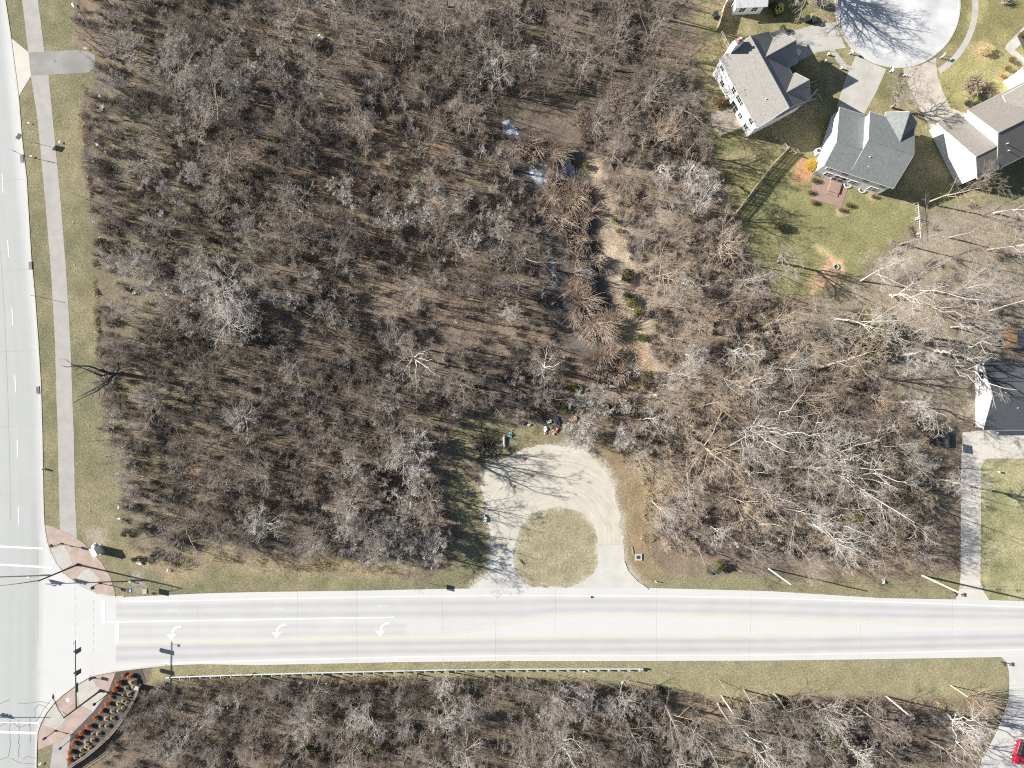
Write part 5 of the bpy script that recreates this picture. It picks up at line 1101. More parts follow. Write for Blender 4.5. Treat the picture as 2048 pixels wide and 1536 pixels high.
# shed at the top edge
o = boxthing('wooden_shed', 'small open-topped wooden enclosure at the top edge', 'shed', 1462, -2, None, None)
for c, d in (((-.85, 0, .95), (.08, 1.8, 1.9)), ((.85, 0, .95), (.08, 1.8, 1.9)), ((0, -.9, .95), (1.78, .08, 1.9))): MB().box(c, d).build('wall_panel', M['wood_pale'], o, (0, 0, 0))
MB().box((0, .04, .45), (1.6, 1.75, .08)).build('deck_floor', M['wood_orange'], o, (0, 0, 0))
# bench on the patio
o = thing('wooden_bench', 'long brown wooden bench across the tan patio', 'bench', W(1447, 209), None, R(38))
MB().box((0, 0, .44), (2.9, .42, .07)).build('seat', M['wood_orange'], o, (0, 0, 0)); MB().box((0, .24, .72), (2.9, .06, .35)).build('backrest', M['wood_orange'], o, (0, 0, 0))
for x in (-1.25, 0, 1.25): MB().box((x, 0, .2), (.1, .4, .4)).build('leg', M['wood_orange'], o, (0, 0, 0))
o = thing('round_bush', 'dark round bush in the shade beside the brown bench', 'bush', W(1438, 207)); o.scale = (1.0, .9, .8)
for nm, me in zip(('foliage', 'stems'), LEAFPOOL[('l_rust', 5, 900, .09, 12)]): link(nm, me, o)
# wheelie bins
def wheelie(label, px, py, mat, rz, group=None):
    o = thing('wheelie_bin', label, 'bin', W(px, py), group, rz)
    mb = MB(); mb.v = [(-.28, -.3, .06), (.28, -.3, .06), (.28, .3, .06), (-.28, .3, .06), (-.34, -.38, 1.0), (.34, -.38, 1.0), (.34, .38, 1.0), (-.34, .38, 1.0)]
    mb.f = [(3, 2, 1, 0), (4, 5, 6, 7), (0, 1, 5, 4), (1, 2, 6, 5), (2, 3, 7, 6), (3, 0, 4, 7)]; mb.build('body', mat, o, (0, 0, 0))
    MB().box((0, .02, 1.04), (.74, .86, .07)).build('lid', M['bin'], o, (0, 0, 0)); MB().tube([(-.3, .43, .95), (.3, .43, .95)], .025, 6).build('handle', M['black'], o, (0, 0, 0))
    for x in (-.3, .3): MB().tube([(x - .03, .34, .12), (x + .03, .34, .12)], .12, 10).build('wheel', M['black'], o, (0, 0, 0))
wheelie('black bin outside the tall board fence at the top edge', 1429, 34, M['bin'], .3)
wheelie('black bin left of its twin beside the straw coloured shrub by the court', 1611, 42, M['bin'], .1); wheelie('black bin right of its twin by the court, nearer the road', 1624, 44, M['black'], .2)
# air conditioner
o = thing('air_conditioner', 'square white air conditioner beside the slate roofed house', 'air conditioner', W(1634, 304), None, .3)
MB().box((0, 0, .38), (.85, .85, .7)).build('cabinet', M['cab'], o, (0, 0, 0)); MB().tube([(0, 0, .73), (0, 0, .755)], .33, 16).build('fan_grille', M['dark_metal'], o, (0, 0, 0)); MB().box((0, 0, .03), (1.1, 1.1, .06)).build('pad', M['concrete'], o, (0, 0, 0))
# mailboxes
def mailbox(label, px, py, rz, post, box_):
    o = thing('mailbox', label, 'mailbox', W(px, py), None, rz)
    MB().box((0, 0, .55), (.11, .11, 1.1)).build('post', post, o, (0, 0, 0)); mb = MB()
    mb.prism([(-.10, -.30), (.10, -.30), (.10, .30), (-.10, .30)], 1.10, 1.24); b = mb.build('box', box_, o, (0, 0, 0))
    MB().tube([(0, -.30, 1.24), (0, .30, 1.24)], .10, 10).build('lid', box_, b, (0, 0, 0)); MB().box((.115, .1, 1.25), (.015, .05, .16)).build('flag', M['red'], b, (0, 0, 0))
    MB().box((0, -.15, .92), (.07, .5, .07)).build('bracket', post, o, (0, 0, 0))
mailbox('white mailbox at the kerb in front of the grey roofed house drive', 1698, 108, .8, M['white_trim'], M['white_trim'])
mailbox('white mailbox between the two driveways at the foot of the court', 1779, 144, .1, M['white_trim'], M['white_trim'])
mailbox('white mailbox at the kerb by the court sidewalk', 1880, 116, -.7, M['white_trim'], M['white_trim'])
mailbox('dark mailbox at the street end of the long driveway', 1905, 1184, 0, M['dark_metal'], M['black'])
mailbox('dark mailbox at the mouth of the gravelled pull-in', 2001, 1323, 0, M['dark_metal'], M['black'])
# little white lawn lights
for x, y, l in ((1655, 110, 'white lawn ornament nearest the grey roofed house drive'), (1649, 124, 'white stone below the first lawn ornament'), (1681, 138, 'white lawn ornament beside the sidewalk stub'), (1806, 152, 'white lawn ornament between the two lower driveways')):
    o = thing('lawn_ornament', l, 'ornament', W(x, y)); MB().tube([(0, 0, 0), (0, 0, .45), (0, 0, .5)], [.10, .14, .05], 8).build('base', M['white_trim'], o, (0, 0, 0)); MB().ball((0, 0, .62), .15).build('globe', M['white_trim'], o, (0, 0, 0))
o = thing('planks', 'loose timber and cardboard lying in the shade before the grey roofed house', 'timber pile', W(1625, 190))
for i, (x, y, l, a, m) in enumerate(((-.5, 2.0, 1.6, 1.9, 'wood_orange'), (.2, 2.2, 1.1, .4, 'wood_pale'), (.2, .2, 1.9, .9, 'wood_pale'), (1.2, -.5, 1.4, 2.0, 'metal'), (-.2, -.9, 1.5, .3, 'wood_pale'))):
    MB().box((x, y, .08 + .05 * i), (l, .35 if i % 2 == 0 else .12, .06), a).build('plank', M[m], o, (0, 0, 0))
o = thing('flat_panel', 'pale square panel leaning at the garage of the grey roofed house', 'panel', W(1591, 110), None, -.5)
MB().box((0, 0, .9), (1.0, 1.1, .05)).build('board', M['cab'], o, (0, 0, 0)); MB().box((0, 0, .44), (.8, .9, .85)).build('crate', M['wood_pale'], o, (0, 0, 0))
# fire ring with stones
o = thing('fire_ring', 'round stone fire ring on the orange bare earth', 'fire ring', W(1672, 534)); rng = random.Random(3)
for i in range(11): MB().ball((.42 * math.cos(i * .571), .42 * math.sin(i * .571), .10), (.16, .14, .13), 8, 5, .3, rng).build('stone', M['stone'], o, (0, 0, 0))
MB().tube([(0, 0, 0), (0, 0, .04)], .32, 12).build('ash', M['mulch'], o, (0, 0, 0))
# playset at the right edge
o = thing('wooden_playset', 'orange wooden play tower with a ladder and dark canopy at the right edge', 'playset', W(2010, 680)); 
for x, y in ((-1, -1.3), (1.2, -1.3), (-1, 1.3), (1.2, 1.3)): MB().box((x, y, 1.3), (.12, .12, 2.6)).build('post', M['wood_orange'], o, (0, 0, 0))
MB().box((.1, 0, 1.4), (2.5, 2.7, .10)).build('platform', M['wood_orange'], o, (0, 0, 0)); mb = MB()
mb.prism([(.2, -1.5), (1.6, -1.5), (1.6, 1.5), (.2, 1.5)], 2.6, 2.7); mb.build('canopy', M['roof_dark'], o, (0, 0, 0))
ld = MB().box((-1.9, .7, .8), (.07, .07, 1.7)).box((-1.9, -.0, .8), (.07, .07, 1.7)).build('ladder', M['wood_pale'], o, (0, 0, 0))
for z in (.3, .65, 1.0, 1.35): MB().box((-1.9, .35, z), (.06, .68, .06)).build('rung', M['wood_pale'], ld, (0, 0, 0))
MB().obox((-1.1, -1.0, 1.4), (-.9, -.1, -1.2), (0, .5, 0), (0, 0, .05)).build('slide', M['dark_metal'], o, (0, 0, 0))
o = thing('basketball_hoop', 'portable hoop with a dark backboard at the end of the long driveway', 'basketball hoop', W(1864, 884), None, .1)
MB().box((0, 0, .12), (.8, 1.1, .24)).build('base', M['black'], o, (0, 0, 0)); MB().tube([(0, 0, .2), (0, 0, 2.6), (.5, 0, 3.0)], .05, 8).build('pole', M['dark_metal'], o, (0, 0, 0)); MB().box((.55, 0, 3.1), (.05, 1.4, .9)).build('backboard', M['dark_metal'], o, (0, 0, 0))
MB().tube([(.8 + .23 * math.cos(t), .23 * math.sin(t), 2.8) for t in np.linspace(0, 6.28, 13)], .012, 5).build('rim', M['orange'], o, (0, 0, 0))
o = thing('dark_covered_block', 'low dark covered trailer beside the top of the long driveway', 'block', W(1886, 878), None, 0)  # low dark block under a flat cover, with a bar and two wheels
MB().box((0, 0, .55), (1.25, 2.4, .5)).build('bed', M['black'], o, (0, 0, 0)); MB().box((0, 0, .83), (1.3, 2.45, .05)).build('cover', M['bin'], o, (0, 0, 0)); MB().tube([(0, -1.2, .45), (0, -1.8, .45)], .04, 6).build('end_bar', M['dark_metal'], o, (0, 0, 0))
for x in (-.7, .7): MB().tube([(x - .08, 0, .3), (x + .08, 0, .3)], .3, 14).build('wheel', M['black'], o, (0, 0, 0))
o = thing('lawn_globe', 'small pale garden ornament on the lawn beside the long driveway', 'ornament', W(1994, 943)); MB().tube([(0, 0, 0), (0, 0, .5)], .09, 8).build('base', M['stone'], o, (0, 0, 0)); MB().ball((0, 0, .62), .16).build('globe', M['white_trim'], o, (0, 0, 0))

# ------------------------------------------------------------------ red off-road car
def red_car(px, py, rz):
    o = thing('off_road_car', 'red boxy off-road car with a black top on the gravelled pull-in', 'car', W(px, py), None, rz)
    Lc, Wc = 3.9, 1.65
    def shell(sec, mat, name, par, bev=.06):
        bm = bmesh.new(); V = [[bm.verts.new(p) for p in s_] for s_ in sec]
        for i in range(len(V) - 1):
            n = len(V[i])
            for k in range(n): bm.faces.new((V[i][k], V[i][(k + 1) % n], V[i + 1][(k + 1) % n], V[i + 1][k]))
        bm.faces.new(V[0][::-1]); bm.faces.new(V[-1]); bmesh.ops.recalc_face_normals(bm, faces=bm.faces)
        bmesh.ops.bevel(bm, geom=list(bm.edges), offset=bev, segments=2, affect='EDGES', profile=.6)
        me = bpy.data.meshes.new(name); bm.to_mesh(me); bm.free(); me.materials.append(M[mat]); me.polygons.foreach_set('use_smooth', [True] * len(me.polygons)); return link(name, me, par)
    sec = lambda y, w, z0, z1: [(-w / 2, y, z0), (w / 2, y, z0), (w / 2, y, z1), (-w / 2, y, z1)]
    body = shell([sec(-1.9, 1.4, .5, 1.0), sec(-.55, 1.6, .45, 1.12), sec(1.9, 1.62, .45, 1.12)], 'red', 'body', o)
    shell([sec(-.5, 1.5, 1.1, 1.2), sec(-.15, 1.42, 1.1, 1.72), sec(1.8, 1.45, 1.1, 1.74)], 'black', 'soft_top', o, .05)
    MB().obox((-.62, -.545, 1.18), (1.24, 0, 0), (0, .27, .44), (0, -.02, .012)).build('windscreen', M['glass'], o, (0, 0, 0))
    MB().box((0, -1.25, 1.10), (.30, .75, .02)).build('bonnet_vent', M['dark_metal'], body, (0, 0, 0)); MB().box((0, -.78, 1.14), (.9, .06, .03)).build('wiper_cowl', M['dark_metal'], body, (0, 0, 0))
    for y in (-1.25, 1.2):
        for x in (-.78, .78):
            wl = MB().tube([(x - .11, y, .36), (x + .11, y, .36)], .36, 18).build('wheel', M['black'], o, (0, 0, 0)); s_ = 1 if x > 0 else -1
            MB().tube([(x + s_ * .10, y, .36), (x + s_ * .13, y, .36)], .22, 14).build('rim', M['cab'], wl, (0, 0, 0))
            MB().box((x + s_ * .06, y, .80), (.28, .95, .08)).build('fender', M['red'], o, (0, 0, 0))
    for x in (-.92, .92): MB().box((x, -.45, 1.22), (.18, .10, .16)).build('mirror', M['black'], o, (0, 0, 0))
    for x in (-.5, .5): MB().tube([(x, -1.96, .82), (x, -1.9, .82)], .11, 12).build('headlight', M['white_trim'], o, (0, 0, 0))
    MB().box((0, -2.02, .55), (1.55, .14, .18)).build('bumper', M['dark_metal'], o, (0, 0, 0)); MB().tube([(0, 1.93, .95), (0, 2.12, .95)], .34, 16).build('spare_wheel', M['black'], o, (0, 0, 0))
red_car(2034, 1500, R(-16))

# ------------------------------------------------------------------ road furniture
def up_tube(name, parent, x, y, z0, z1, r, mat, n=10, r1=None): return MB().tube([(x, y, z0), (x, y, z1)], [r, r1 or r], n).build(name, mat, parent, (0, 0, 0))
def sign(label, px, py, h, wd, ht, face, mat, rz, post=.035, name='road_sign'):
    o = thing(name, label, 'sign', W(px, py), None, rz); up_tube('post', o, 0, 0, 0, h, post, M['metal'], 8)
    MB().box((.04, 0, h - ht / 2), (.02, wd, ht)).build('panel', mat, o, (0, 0, 0)); return o
sign('tall street sign with a big panel where the verge meets the avenue', 60, 284, 3.2, 1.0, .95, None, M['signface'], R(-35))
sign('blue backed road sign with a small orange plate at the avenue kerb', 49, 312, 3.0, .75, .75, None, M['blue'], R(70))
o = sign('slim marker post on the verge halfway along the avenue', 80, 594, 2.4, .15, .3, None, M['signface'], R(70))
sign('square road sign left of the gravel loop entrance', 857, 1166, 2.5, .9, .75, None, M['signface'], R(185))
sign('square road sign at the plaza end of the street verge', 273, 1172, 3.1, .95, .95, None, M['signface'], R(185))
sign('road sign standing behind the guardrail', 969, 1347, 2.6, .8, .6, None, M['signface'], 0)
sign('yellow marker post by the brush near the white utility pole', 1475, 1138, 1.9, .1, .5, None, M['yellow'], R(60), .04)
o = thing('fire_hydrant', 'white fire hydrant with a yellow cap beside the avenue', 'hydrant', W(89, 938)); up_tube('barrel', o, 0, 0, 0, .6, .15, M['cab']); MB().ball((0, 0, .66), (.16, .16, .14)).build('bonnet', M['yellow'], o, (0, 0, 0))
for s_ in (-1, 1): MB().tube([(s_ * .13, 0, .45), (s_ * .24, 0, .45)], .07, 8).build('outlet', M['yellow'], o, (0, 0, 0))
o = thing('utility_cabinet', 'tall white signal cabinet on the edge of the red plaza', 'cabinet', W(201, 1099), None, R(-62))
MB().box((0, 0, 1.05), (1.35, .66, 1.9)).build('body', M['cab'], o, (0, 0, 0)); MB().box((0, 0, 2.03), (1.45, .76, .07)).build('top', M['white_trim'], o, (0, 0, 0)); MB().box((0, 0, .05), (1.7, 1.1, .10)).build('plinth', M['concrete'], o, (0, 0, 0)); MB().box((0, -.345, 1.05), (1.2, .02, 1.7)).build('door', M['cab'], o, (0, 0, 0)); MB().box((.45, -.37, 1.05), (.04, .04, .2)).build('handle', M['dark_metal'], o, (0, 0, 0))
o = thing('meter_box', 'low pale meter box on its own slab behind the cabinet', 'cabinet', W(190, 1092), None, R(-62)); MB().box((0, 0, .35), (.55, .5, .6)).build('body', M['cab'], o, (0, 0, 0)); MB().box((0, 0, .03), (.9, .8, .06)).build('slab', M['concrete'], o, (0, 0, 0))
o = thing('utility_vault', 'flat square pale vault lid on the street verge', 'vault', W(290, 1183)); MB().box((0, 0, .06), (.75, .75, .12)).build('collar', M['concrete'], o, (0, 0, 0)); MB().box((0, 0, .13), (.6, .6, .03)).build('lid', M['stone'], o, (0, 0, 0))
o = thing('catch_basin', 'square concrete catch basin with a dark grate right of the gravel loop', 'drain', W(1277, 1114)); MB().box((0, 0, .10), (1.1, 1.1, .2)).build('collar', M['concrete'], o, (0, 0, 0)); MB().box((-.05, 0, .21), (.6, .55, .03)).build('grate', M['dark_metal'], o, (0, 0, 0))
o = thing('marker_post', 'stubby white post on bare ground right of the gravel loop entrance', 'post', W(1311, 1162)); up_tube('post', o, 0, 0, 0, .75, .07, M['white_trim']); MB().ball((0, 0, .76), .075).build('cap', M['white_trim'], o, (0, 0, 0))
for x, y, dx, l in ((61, 531, .0, 'grey storm drain in the avenue kerb beside the long verge'), (76, 780, 0, 'grey storm drain in the avenue kerb level with the dead oak'), (44, 317, 0, 'grey storm drain below the blue backed sign')):
    o = thing('storm_drain', l, 'drain', W(x, y), None, R(4)); MB().box((0, 0, .07), (.55, 1.3, .14)).build('frame', M['stone'], o, (0, 0, 0)); MB().box((0, 0, .145), (.4, 1.1, .02)).build('grate', M['dark_metal'], o, (0, 0, 0))
# traffic signals
def heads(o, arm_pts, dirv, items, h):
    for d, kind in items:
        c = arm_pts[0] + dirv * d; n = Vector((-dirv.y, dirv.x, 0)); rz = math.atan2(dirv.y, dirv.x)
        if kind == 'head':
            hd = MB().box((c.x, c.y, h - .45), (.34, .30, 1.05), rz).build('signal_head', M['black'], o, (0, 0, 0)); MB().box((c.x - n.x * .17, c.y - n.y * .17, h - .45), (.75, .03, 1.35), rz).build('backplate', M['black'], hd, (0, 0, 0))
            for k, m in enumerate(('pinkred', 'yellow', 'green_sign')):
                z = h - .1 - .34 * k; MB().tube([Vector((c.x, c.y, z)) + n * .15, Vector((c.x, c.y, z)) + n * .17], .11, 12).build('lens', M[m], hd, (0, 0, 0)); MB().tube([Vector((c.x, c.y, z)) + n * .15, Vector((c.x, c.y, z)) + n * .38], .125, 12, cap=False).build('visor', M['black'], hd, (0, 0, 0))
        elif kind == 'sign': MB().box((c.x, c.y, h - .35), (1.5, .04, .55), rz).build('street_name_panel', M['green_sign'], o, (0, 0, 0))
        elif kind == 'camera':
            MB().tube([c + Vector((0, 0, .1)), c + Vector((0, 0, .7))], .03, 6).build('camera_stand', M['dark_metal'], o, (0, 0, 0)); MB().box((c.x, c.y, h + .75), (.4, .16, .16), rz).build('camera', M['white_trim'], o, (0, 0, 0))
def signal(label, px, py, hp, arms, lum=None, group=None, name='traffic_signal'):
    b = W(px, py); o = thing(name, label, 'traffic signal', b, group); up_tube('pole', o, 0, 0, 0, hp, .16, M['dark_metal'], 12, .10); up_tube('base', o, 0, 0, 0, .35, .26, M['dark_metal'], 12)
    for (dx, dy, L, h, items) in arms:
        d = Vector((dx, dy, 0)).normalized(); p0 = Vector((0, 0, h)); MB().tube([p0, p0 + d * L * .5 + Vector((0, 0, .12)), p0 + d * L + Vector((0, 0, .2))], [.11, .085, .055], 10).build('mast_arm', M['dark_metal'], o, (0, 0, 0)); heads(o, [p0], d, items, h + .1)
    if lum:
        dx, dy, L = lum; d = Vector((dx, dy, 0)).normalized(); e = Vector((0, 0, hp)) + d * L + Vector((0, 0, .6))
        lm = MB().tube([(0, 0, hp - .1), (Vector((0, 0, hp)) + d * L * .5 + Vector((0, 0, .5))), e], .045, 8).tube([(0, 0, hp - .9), (Vector((0, 0, hp - .2)) + d * L * .4 + Vector((0, 0, .4))), e], .03, 6).build('luminaire_arm', M['dark_metal'], o, (0, 0, 0))
        MB().ball(e + d * .3, (.42, .2, .1) if abs(dx) > abs(dy) else (.2, .42, .1)).build('lamp_head', M['dark_metal'], lm, (0, 0, 0))
signal('mast arm traffic signal on the upper plaza reaching over the avenue', 156, 1129, 9.9, [(-1, -.03, 17.3, 6.6, [(14.6, 'head'), (10.4, 'head'), (3.2, 'camera'), (1.4, 'sign'), (17.0, 'camera')])], (-1, -.1, 5.5))
signal('mast arm traffic signal beside the mulch bed reaching over the street', 201, 1381, 9.7, [(0, 1, 10.9, 6.6, [(5.6, 'head'), (9.0, 'head'), (3.2, 'sign'), (10.5, 'camera')])], (-.35, 1, 3.4))
signal('mast arm traffic signal beyond the left edge, its arm shadow crossing the avenue', -330, 1402, 9.8, [(1, 0, 24.0, 6.6, [(12.6, 'head'), (17.7, 'head')])])
def ped(label, px, py, h, rz):
    o = thing('pedestrian_signal', label, 'pedestrian signal', W(px, py), None, rz); up_tube('pole', o, 0, 0, 0, h, .06, M['dark_metal']); MB().box((.25, 0, h - .35), (.4, .34, .5)).build('signal_box', M['black'], o, (0, 0, 0)); MB().box((.0, .12, 1.05), (.12, .1, .22)).build('push_button', M['yellow'], o, (0, 0, 0)); up_tube('base', o, 0, 0, 0, .2, .16, M['dark_metal'])
ped('pedestrian signal on the upper plaza nearest the avenue', 123, 1087, 2.7, 2.6); ped('pedestrian signal on the upper plaza nearest the street', 200, 1166, 2.6, -1.2); ped('pedestrian signal on the lower plaza near the bike path', 111, 1461, 2.8, 3.6); ped('pedestrian push-button pole at the street corner of the lower plaza', 188, 1355, 1.4, 1.4)
def lamp(label, px, py, h):
    o = thing('post_lamp', label, 'lamp', W(px, py), 'post lamps along the mulch bed'); up_tube('pole', o, 0, 0, 0, h, .07, M['dark_metal'], 10, .05); up_tube('base', o, 0, 0, 0, .5, .13, M['dark_metal'])
    MB().tube([(0, 0, h - .05), (0, 0, h + .1), (0, 0, h + .4), (0, 0, h + .5)], [.1, .2, .22, .08], 12).build('lantern', M['dark_metal'], o, (0, 0, 0))
lamp('black post lamp in the mulch bed near the street end', 226, 1380, 5.0); lamp('black post lamp in the mulch bed near the bike path', 162, 1463, 5.2)
# paint marks, flags
for x, y, l in ((107, 122, 'orange paint mark on the asphalt stub'), (145, 445, 'orange survey flag on the verge beside the upper path'), (147, 531, 'orange survey flag on the verge halfway down the path'), (175, 853, 'orange survey flag on the verge below the dead oak'), (178, 1022, 'orange survey flag nearest the red plaza')):
    o = thing('survey_flag', l, 'flag', W(x, y), None, .4); up_tube('stake', o, 0, 0, 0, .5, .012, M['metal'], 6); MB().box((.16, 0, .05), (.2, .32, .02)).build('flag', M['orange'], o, (0, 0, 0))
o = thing('utility_marker', 'blue painted utility marker on the verge beside the red plaza', 'marker', W(260, 1181)); MB().box((0, 0, .03), (.5, .7, .06)).build('plate', M['blue'], o, (0, 0, 0)); MB().box((0, 0, .064), (.2, .4, .01)).build('stripe', M['cab'], o, (0, 0, 0))
o = thing('blue_plaza_plate', 'pale blue square plate in the lower red plaza', 'plate', W(136, 1400)); MB().box((0, 0, .045), (.6, .6, .02)).build('plate', M['tarp'], o, (0, 0, 0))
# guardrail
gp = [(343, 1352), (460, 1348), (640, 1343), (900, 1337), (1100, 1335.5), (1278, 1335.5)]
g0 = W(*gp[0]); o = thing('guardrail', 'long galvanised guardrail on posts along the lower side of the street', 'guardrail', g0)
gx = np.linspace(343, 1278, 47); gy = np.interp(gx, [p[0] for p in gp], [p[1] for p in gp])
pr = [(.0, .45), (.09, .50), (.0, .58), (.0, .62), (.09, .70), (.0, .76)]; mb = MB()
for i in range(46):
    a, b = W(gx[i], gy[i]) - g0, W(gx[i + 1], gy[i + 1]) - g0
    for k in range(5): mb.poly([(a.x, a.y + pr[k][0], pr[k][1]), (b.x, b.y + pr[k][0], pr[k][1]), (b.x, b.y + pr[k + 1][0], pr[k + 1][1]), (a.x, a.y + pr[k + 1][0], pr[k + 1][1])])
    mb.obox((a.x, a.y - .03, .45), b - a, (0, .03, 0), (0, 0, .31))
mb.build('rail', M['metal'], o, (0, 0, 0)); pm = None
for i in range(47):
    p = W(gx[i], gy[i]) - g0
    if pm is None: pm = MB().box((0, -.30, .38), (.12, .16, .76)).box((0, -.13, .62), (.13, .18, .33)).build('post', M['metal'], o, (0, 0, 0)); q = pm
    else: q = pm.copy(); C.objects.link(q); q.parent = o
    q.location = (p.x, p.y, 0)
for x, y, d, nm in ((343, 1352, -1, 'end_terminal'), (1278, 1335.5, 1, 'end_terminal')):
    p = W(x, y) - g0; MB().obox((p.x, p.y - .12, .38), (d * .6, 0, 0), (0, .28, 0), (0, 0, .45)).build(nm, M['metal'], o, (0, 0, 0))
# wall and rail behind the mulch bed
wp = [(281, 1373), (273, 1393), (263, 1412), (253, 1429), (239, 1449), (224, 1467), (209, 1481), (193, 1495), (174, 1510), (155, 1522), (138, 1535), (122, 1545)]
P = [W(*p) for p in wp]; o = thing('low_wall', 'low dark curved wall with a railing behind the mulch bed', 'wall', P[0]); mw, mc = MB(), MB()
for i in range(len(P) - 1):
    a, b = P[i] - P[0], P[i + 1] - P[0]; t = (b - a).normalized(); n = Vector((-t.y, t.x, 0)); mw.obox(a - n * .2, b - a, n * .4, (0, 0, .75)); mc.obox(a - n * .25 + Vector((0, 0, .75)), b - a, n * .5, (0, 0, .08))
mw.build('wall', M['dark_metal'], o, (0, 0, 0)); mc.build('coping', M['reed_dark'], o, (0, 0, 0))
for z in (1.15, 1.5): MB().tube([p - P[0] + Vector((0, 0, z)) for p in P], .03, 6).build('rail', M['dark_metal'], o, (0, 0, 0))
for p in P: MB().tube([p - P[0] + Vector((0, 0, .8)), p - P[0] + Vector((0, 0, 1.55))], .03, 6).build('post', M['dark_metal'], o, (0, 0, 0))
a = P[0]; o2 = thing('wall_pier', 'pale capped pier at the street end of the low curved wall', 'pier', a); MB().box((0, .25, .6), (.45, .5, 1.2), -.35).build('pier', M['stone'], o2, (0, 0, 0)); MB().box((0, .25, 1.25), (.6, .65, .1), -.35).build('cap', M['kerb'], o2, (0, 0, 0))
# utility poles and lines
def upole(label, px, py, h, r, mat, arm=None, lean_=(0, 0)):
    o = thing('utility_pole', label, 'utility pole', W(px, py)); MB().tube([(0, 0, -.2), (lean_[0] * .5, lean_[1] * .5, h * .5), (lean_[0], lean_[1], h)], [r, r * .88, r * .72], 12).build('pole', M[mat], o, (0, 0, 0))
    if arm:
        MB().box((0, 0, h - .4), (.12, 2.2, .14), arm).build('crossarm', M['wood_pale'], o, (0, 0, 0))
        for k in (-.95, 0, .95): MB().tube([(-math.sin(arm) * k, math.cos(arm) * k, h - .33), (-math.sin(arm) * k, math.cos(arm) * k, h - .1)], .045, 8).build('insulator', M['white_trim'], o, (0, 0, 0))
upole('white bleached utility pole at the edge of the brush on the street verge', 1537, 1137, 9.4, .13, 'pole_white'); upole('thick honey coloured utility pole beside the long driveway', 1845, 1151, 10, .17, 'pole_tan')
upole('tall white utility pole at the edge of the lower-right woods', 1773, 1393, 6.4, .135, 'pole_white'); upole('thin white pole beside the fan of pale stems', 1902, 1371, 4.3, .08, 'pole_white'); upole('white utility pole nearest the blue-black evergreen', 1443, 1392, 6.2, .12, 'pole_white')
upole('thin rusty leaning pole in the brush below the street', 563, 1472, 5.0, .07, 'wood_orange', None, (-1.4, -2.4)); upole('short pale stake standing in the brush below the street', 997, 1450, 4.6, .06, 'wood_pale', None, (0, -1.6)); upole('thin pale guy pole beside the white utility pole nearest the evergreen', 1436, 1357, 3.6, .04, 'wood_pale', None, (1.4, -2.2))
def wire(label, pts, sag, r=.016):
    P = []; 
    for i in range(len(pts) - 1):
        a, b = Vector(pts[i]), Vector(pts[i + 1])
        for k in range(9): t = k / 9; P.append(a.lerp(b, t) - Vector((0, 0, sag * 4 * t * (1 - t))))
    P.append(Vector(pts[-1])); o = thing('power_line', label, 'power line', P[0]); MB().tube([p - P[0] for p in P], r, 5).build('cable', M['dark_metal'], o, (0, 0, 0)); return P
q1, q2 = W(1537, 1137), W(1845, 1151); wire('communication cable between the white pole and the honey coloured pole', [q1 + Vector((0, 0, 5.5)), q2 + Vector((0, 0, 5.8)), W(2180, 1160) + Vector((0, 0, 5.8))], .3)
q3, q4 = W(1443, 1392), W(1773, 1393); wire('thin wire strung above the lower-right woods between two white poles', [q3 + Vector((0, 0, 6)), q4 + Vector((0, 0, 6.2)), W(2180, 1400) + Vector((0, 0, 6.2))], .4)
wire('long thin wire over the brush below the street', [W(540, 1480) + Vector((0, 0, 4)), W(990, 1462) + Vector((0, 0, 4.4)), q3 + Vector((0, 0, 5.6))], .2)
for x, l in ((1560, 'dark cable storage loop nearest the white utility pole'), (1652, 'dark cable storage loop between the two street poles'), (1880, 'dark cable storage loop above the near edge of the long driveway'), (1920, 'dark cable storage loop above the far edge of the long driveway')):
    t = (x - 1537) / (1845 - 1537); c = q1.lerp(q2, t) + Vector((0, 0, 5.6 - (.28 if t < 1 else 0))); o = thing('cable_loop', l, 'cable loop', c, 'cable loops on the street wire')
    MB().tube([(.32 * math.cos(a), .26 * math.sin(a), -.05) for a in np.linspace(0, 6.28, 15)], .03, 6, cap=False).build('ring', M['dark_metal'], o, (0, 0, 0)); MB().box((0, 0, 0), (.5, .04, .05)).build('bracket', M['metal'], o, (0, 0, 0))

# ------------------------------------------------------------------ dumped things and litter
rng = random.Random(77)
def crumple(mb, c, s, rng, th=.02):
    k = 4; n = len(mb.v); a = rng.uniform(0, 6.28); hs = [[rng.uniform(0, .35) * s for _ in range(k)] for _ in range(k)]
    for z in (0, th):
        for i in range(k):
            for j in range(k):
                x, y = (i / (k - 1) - .5) * s * (1 + .3 * rng.random()), (j / (k - 1) - .5) * s * .7; mb.v.append((c[0] + x * math.cos(a) - y * math.sin(a), c[1] + x * math.sin(a) + y * math.cos(a), c[2] + .02 + hs[i][j] + z))
    I = lambda i, j, t: n + t * k * k + i * k + j
    for i in range(k - 1):
        for j in range(k - 1): mb.f.append((I(i, j, 1), I(i + 1, j, 1), I(i + 1, j + 1, 1), I(i, j + 1, 1))); mb.f.append((I(i, j, 0), I(i, j + 1, 0), I(i + 1, j + 1, 0), I(i + 1, j, 0)))
    for i in range(k - 1):
        for a_, b_ in (((i, 0), (i + 1, 0)), ((i + 1, k - 1), (i, k - 1)), ((0, i + 1), (0, i)), ((k - 1, i), (k - 1, i + 1))): mb.f.append((I(*a_, 0), I(*b_, 0), I(*b_, 1), I(*a_, 1)))
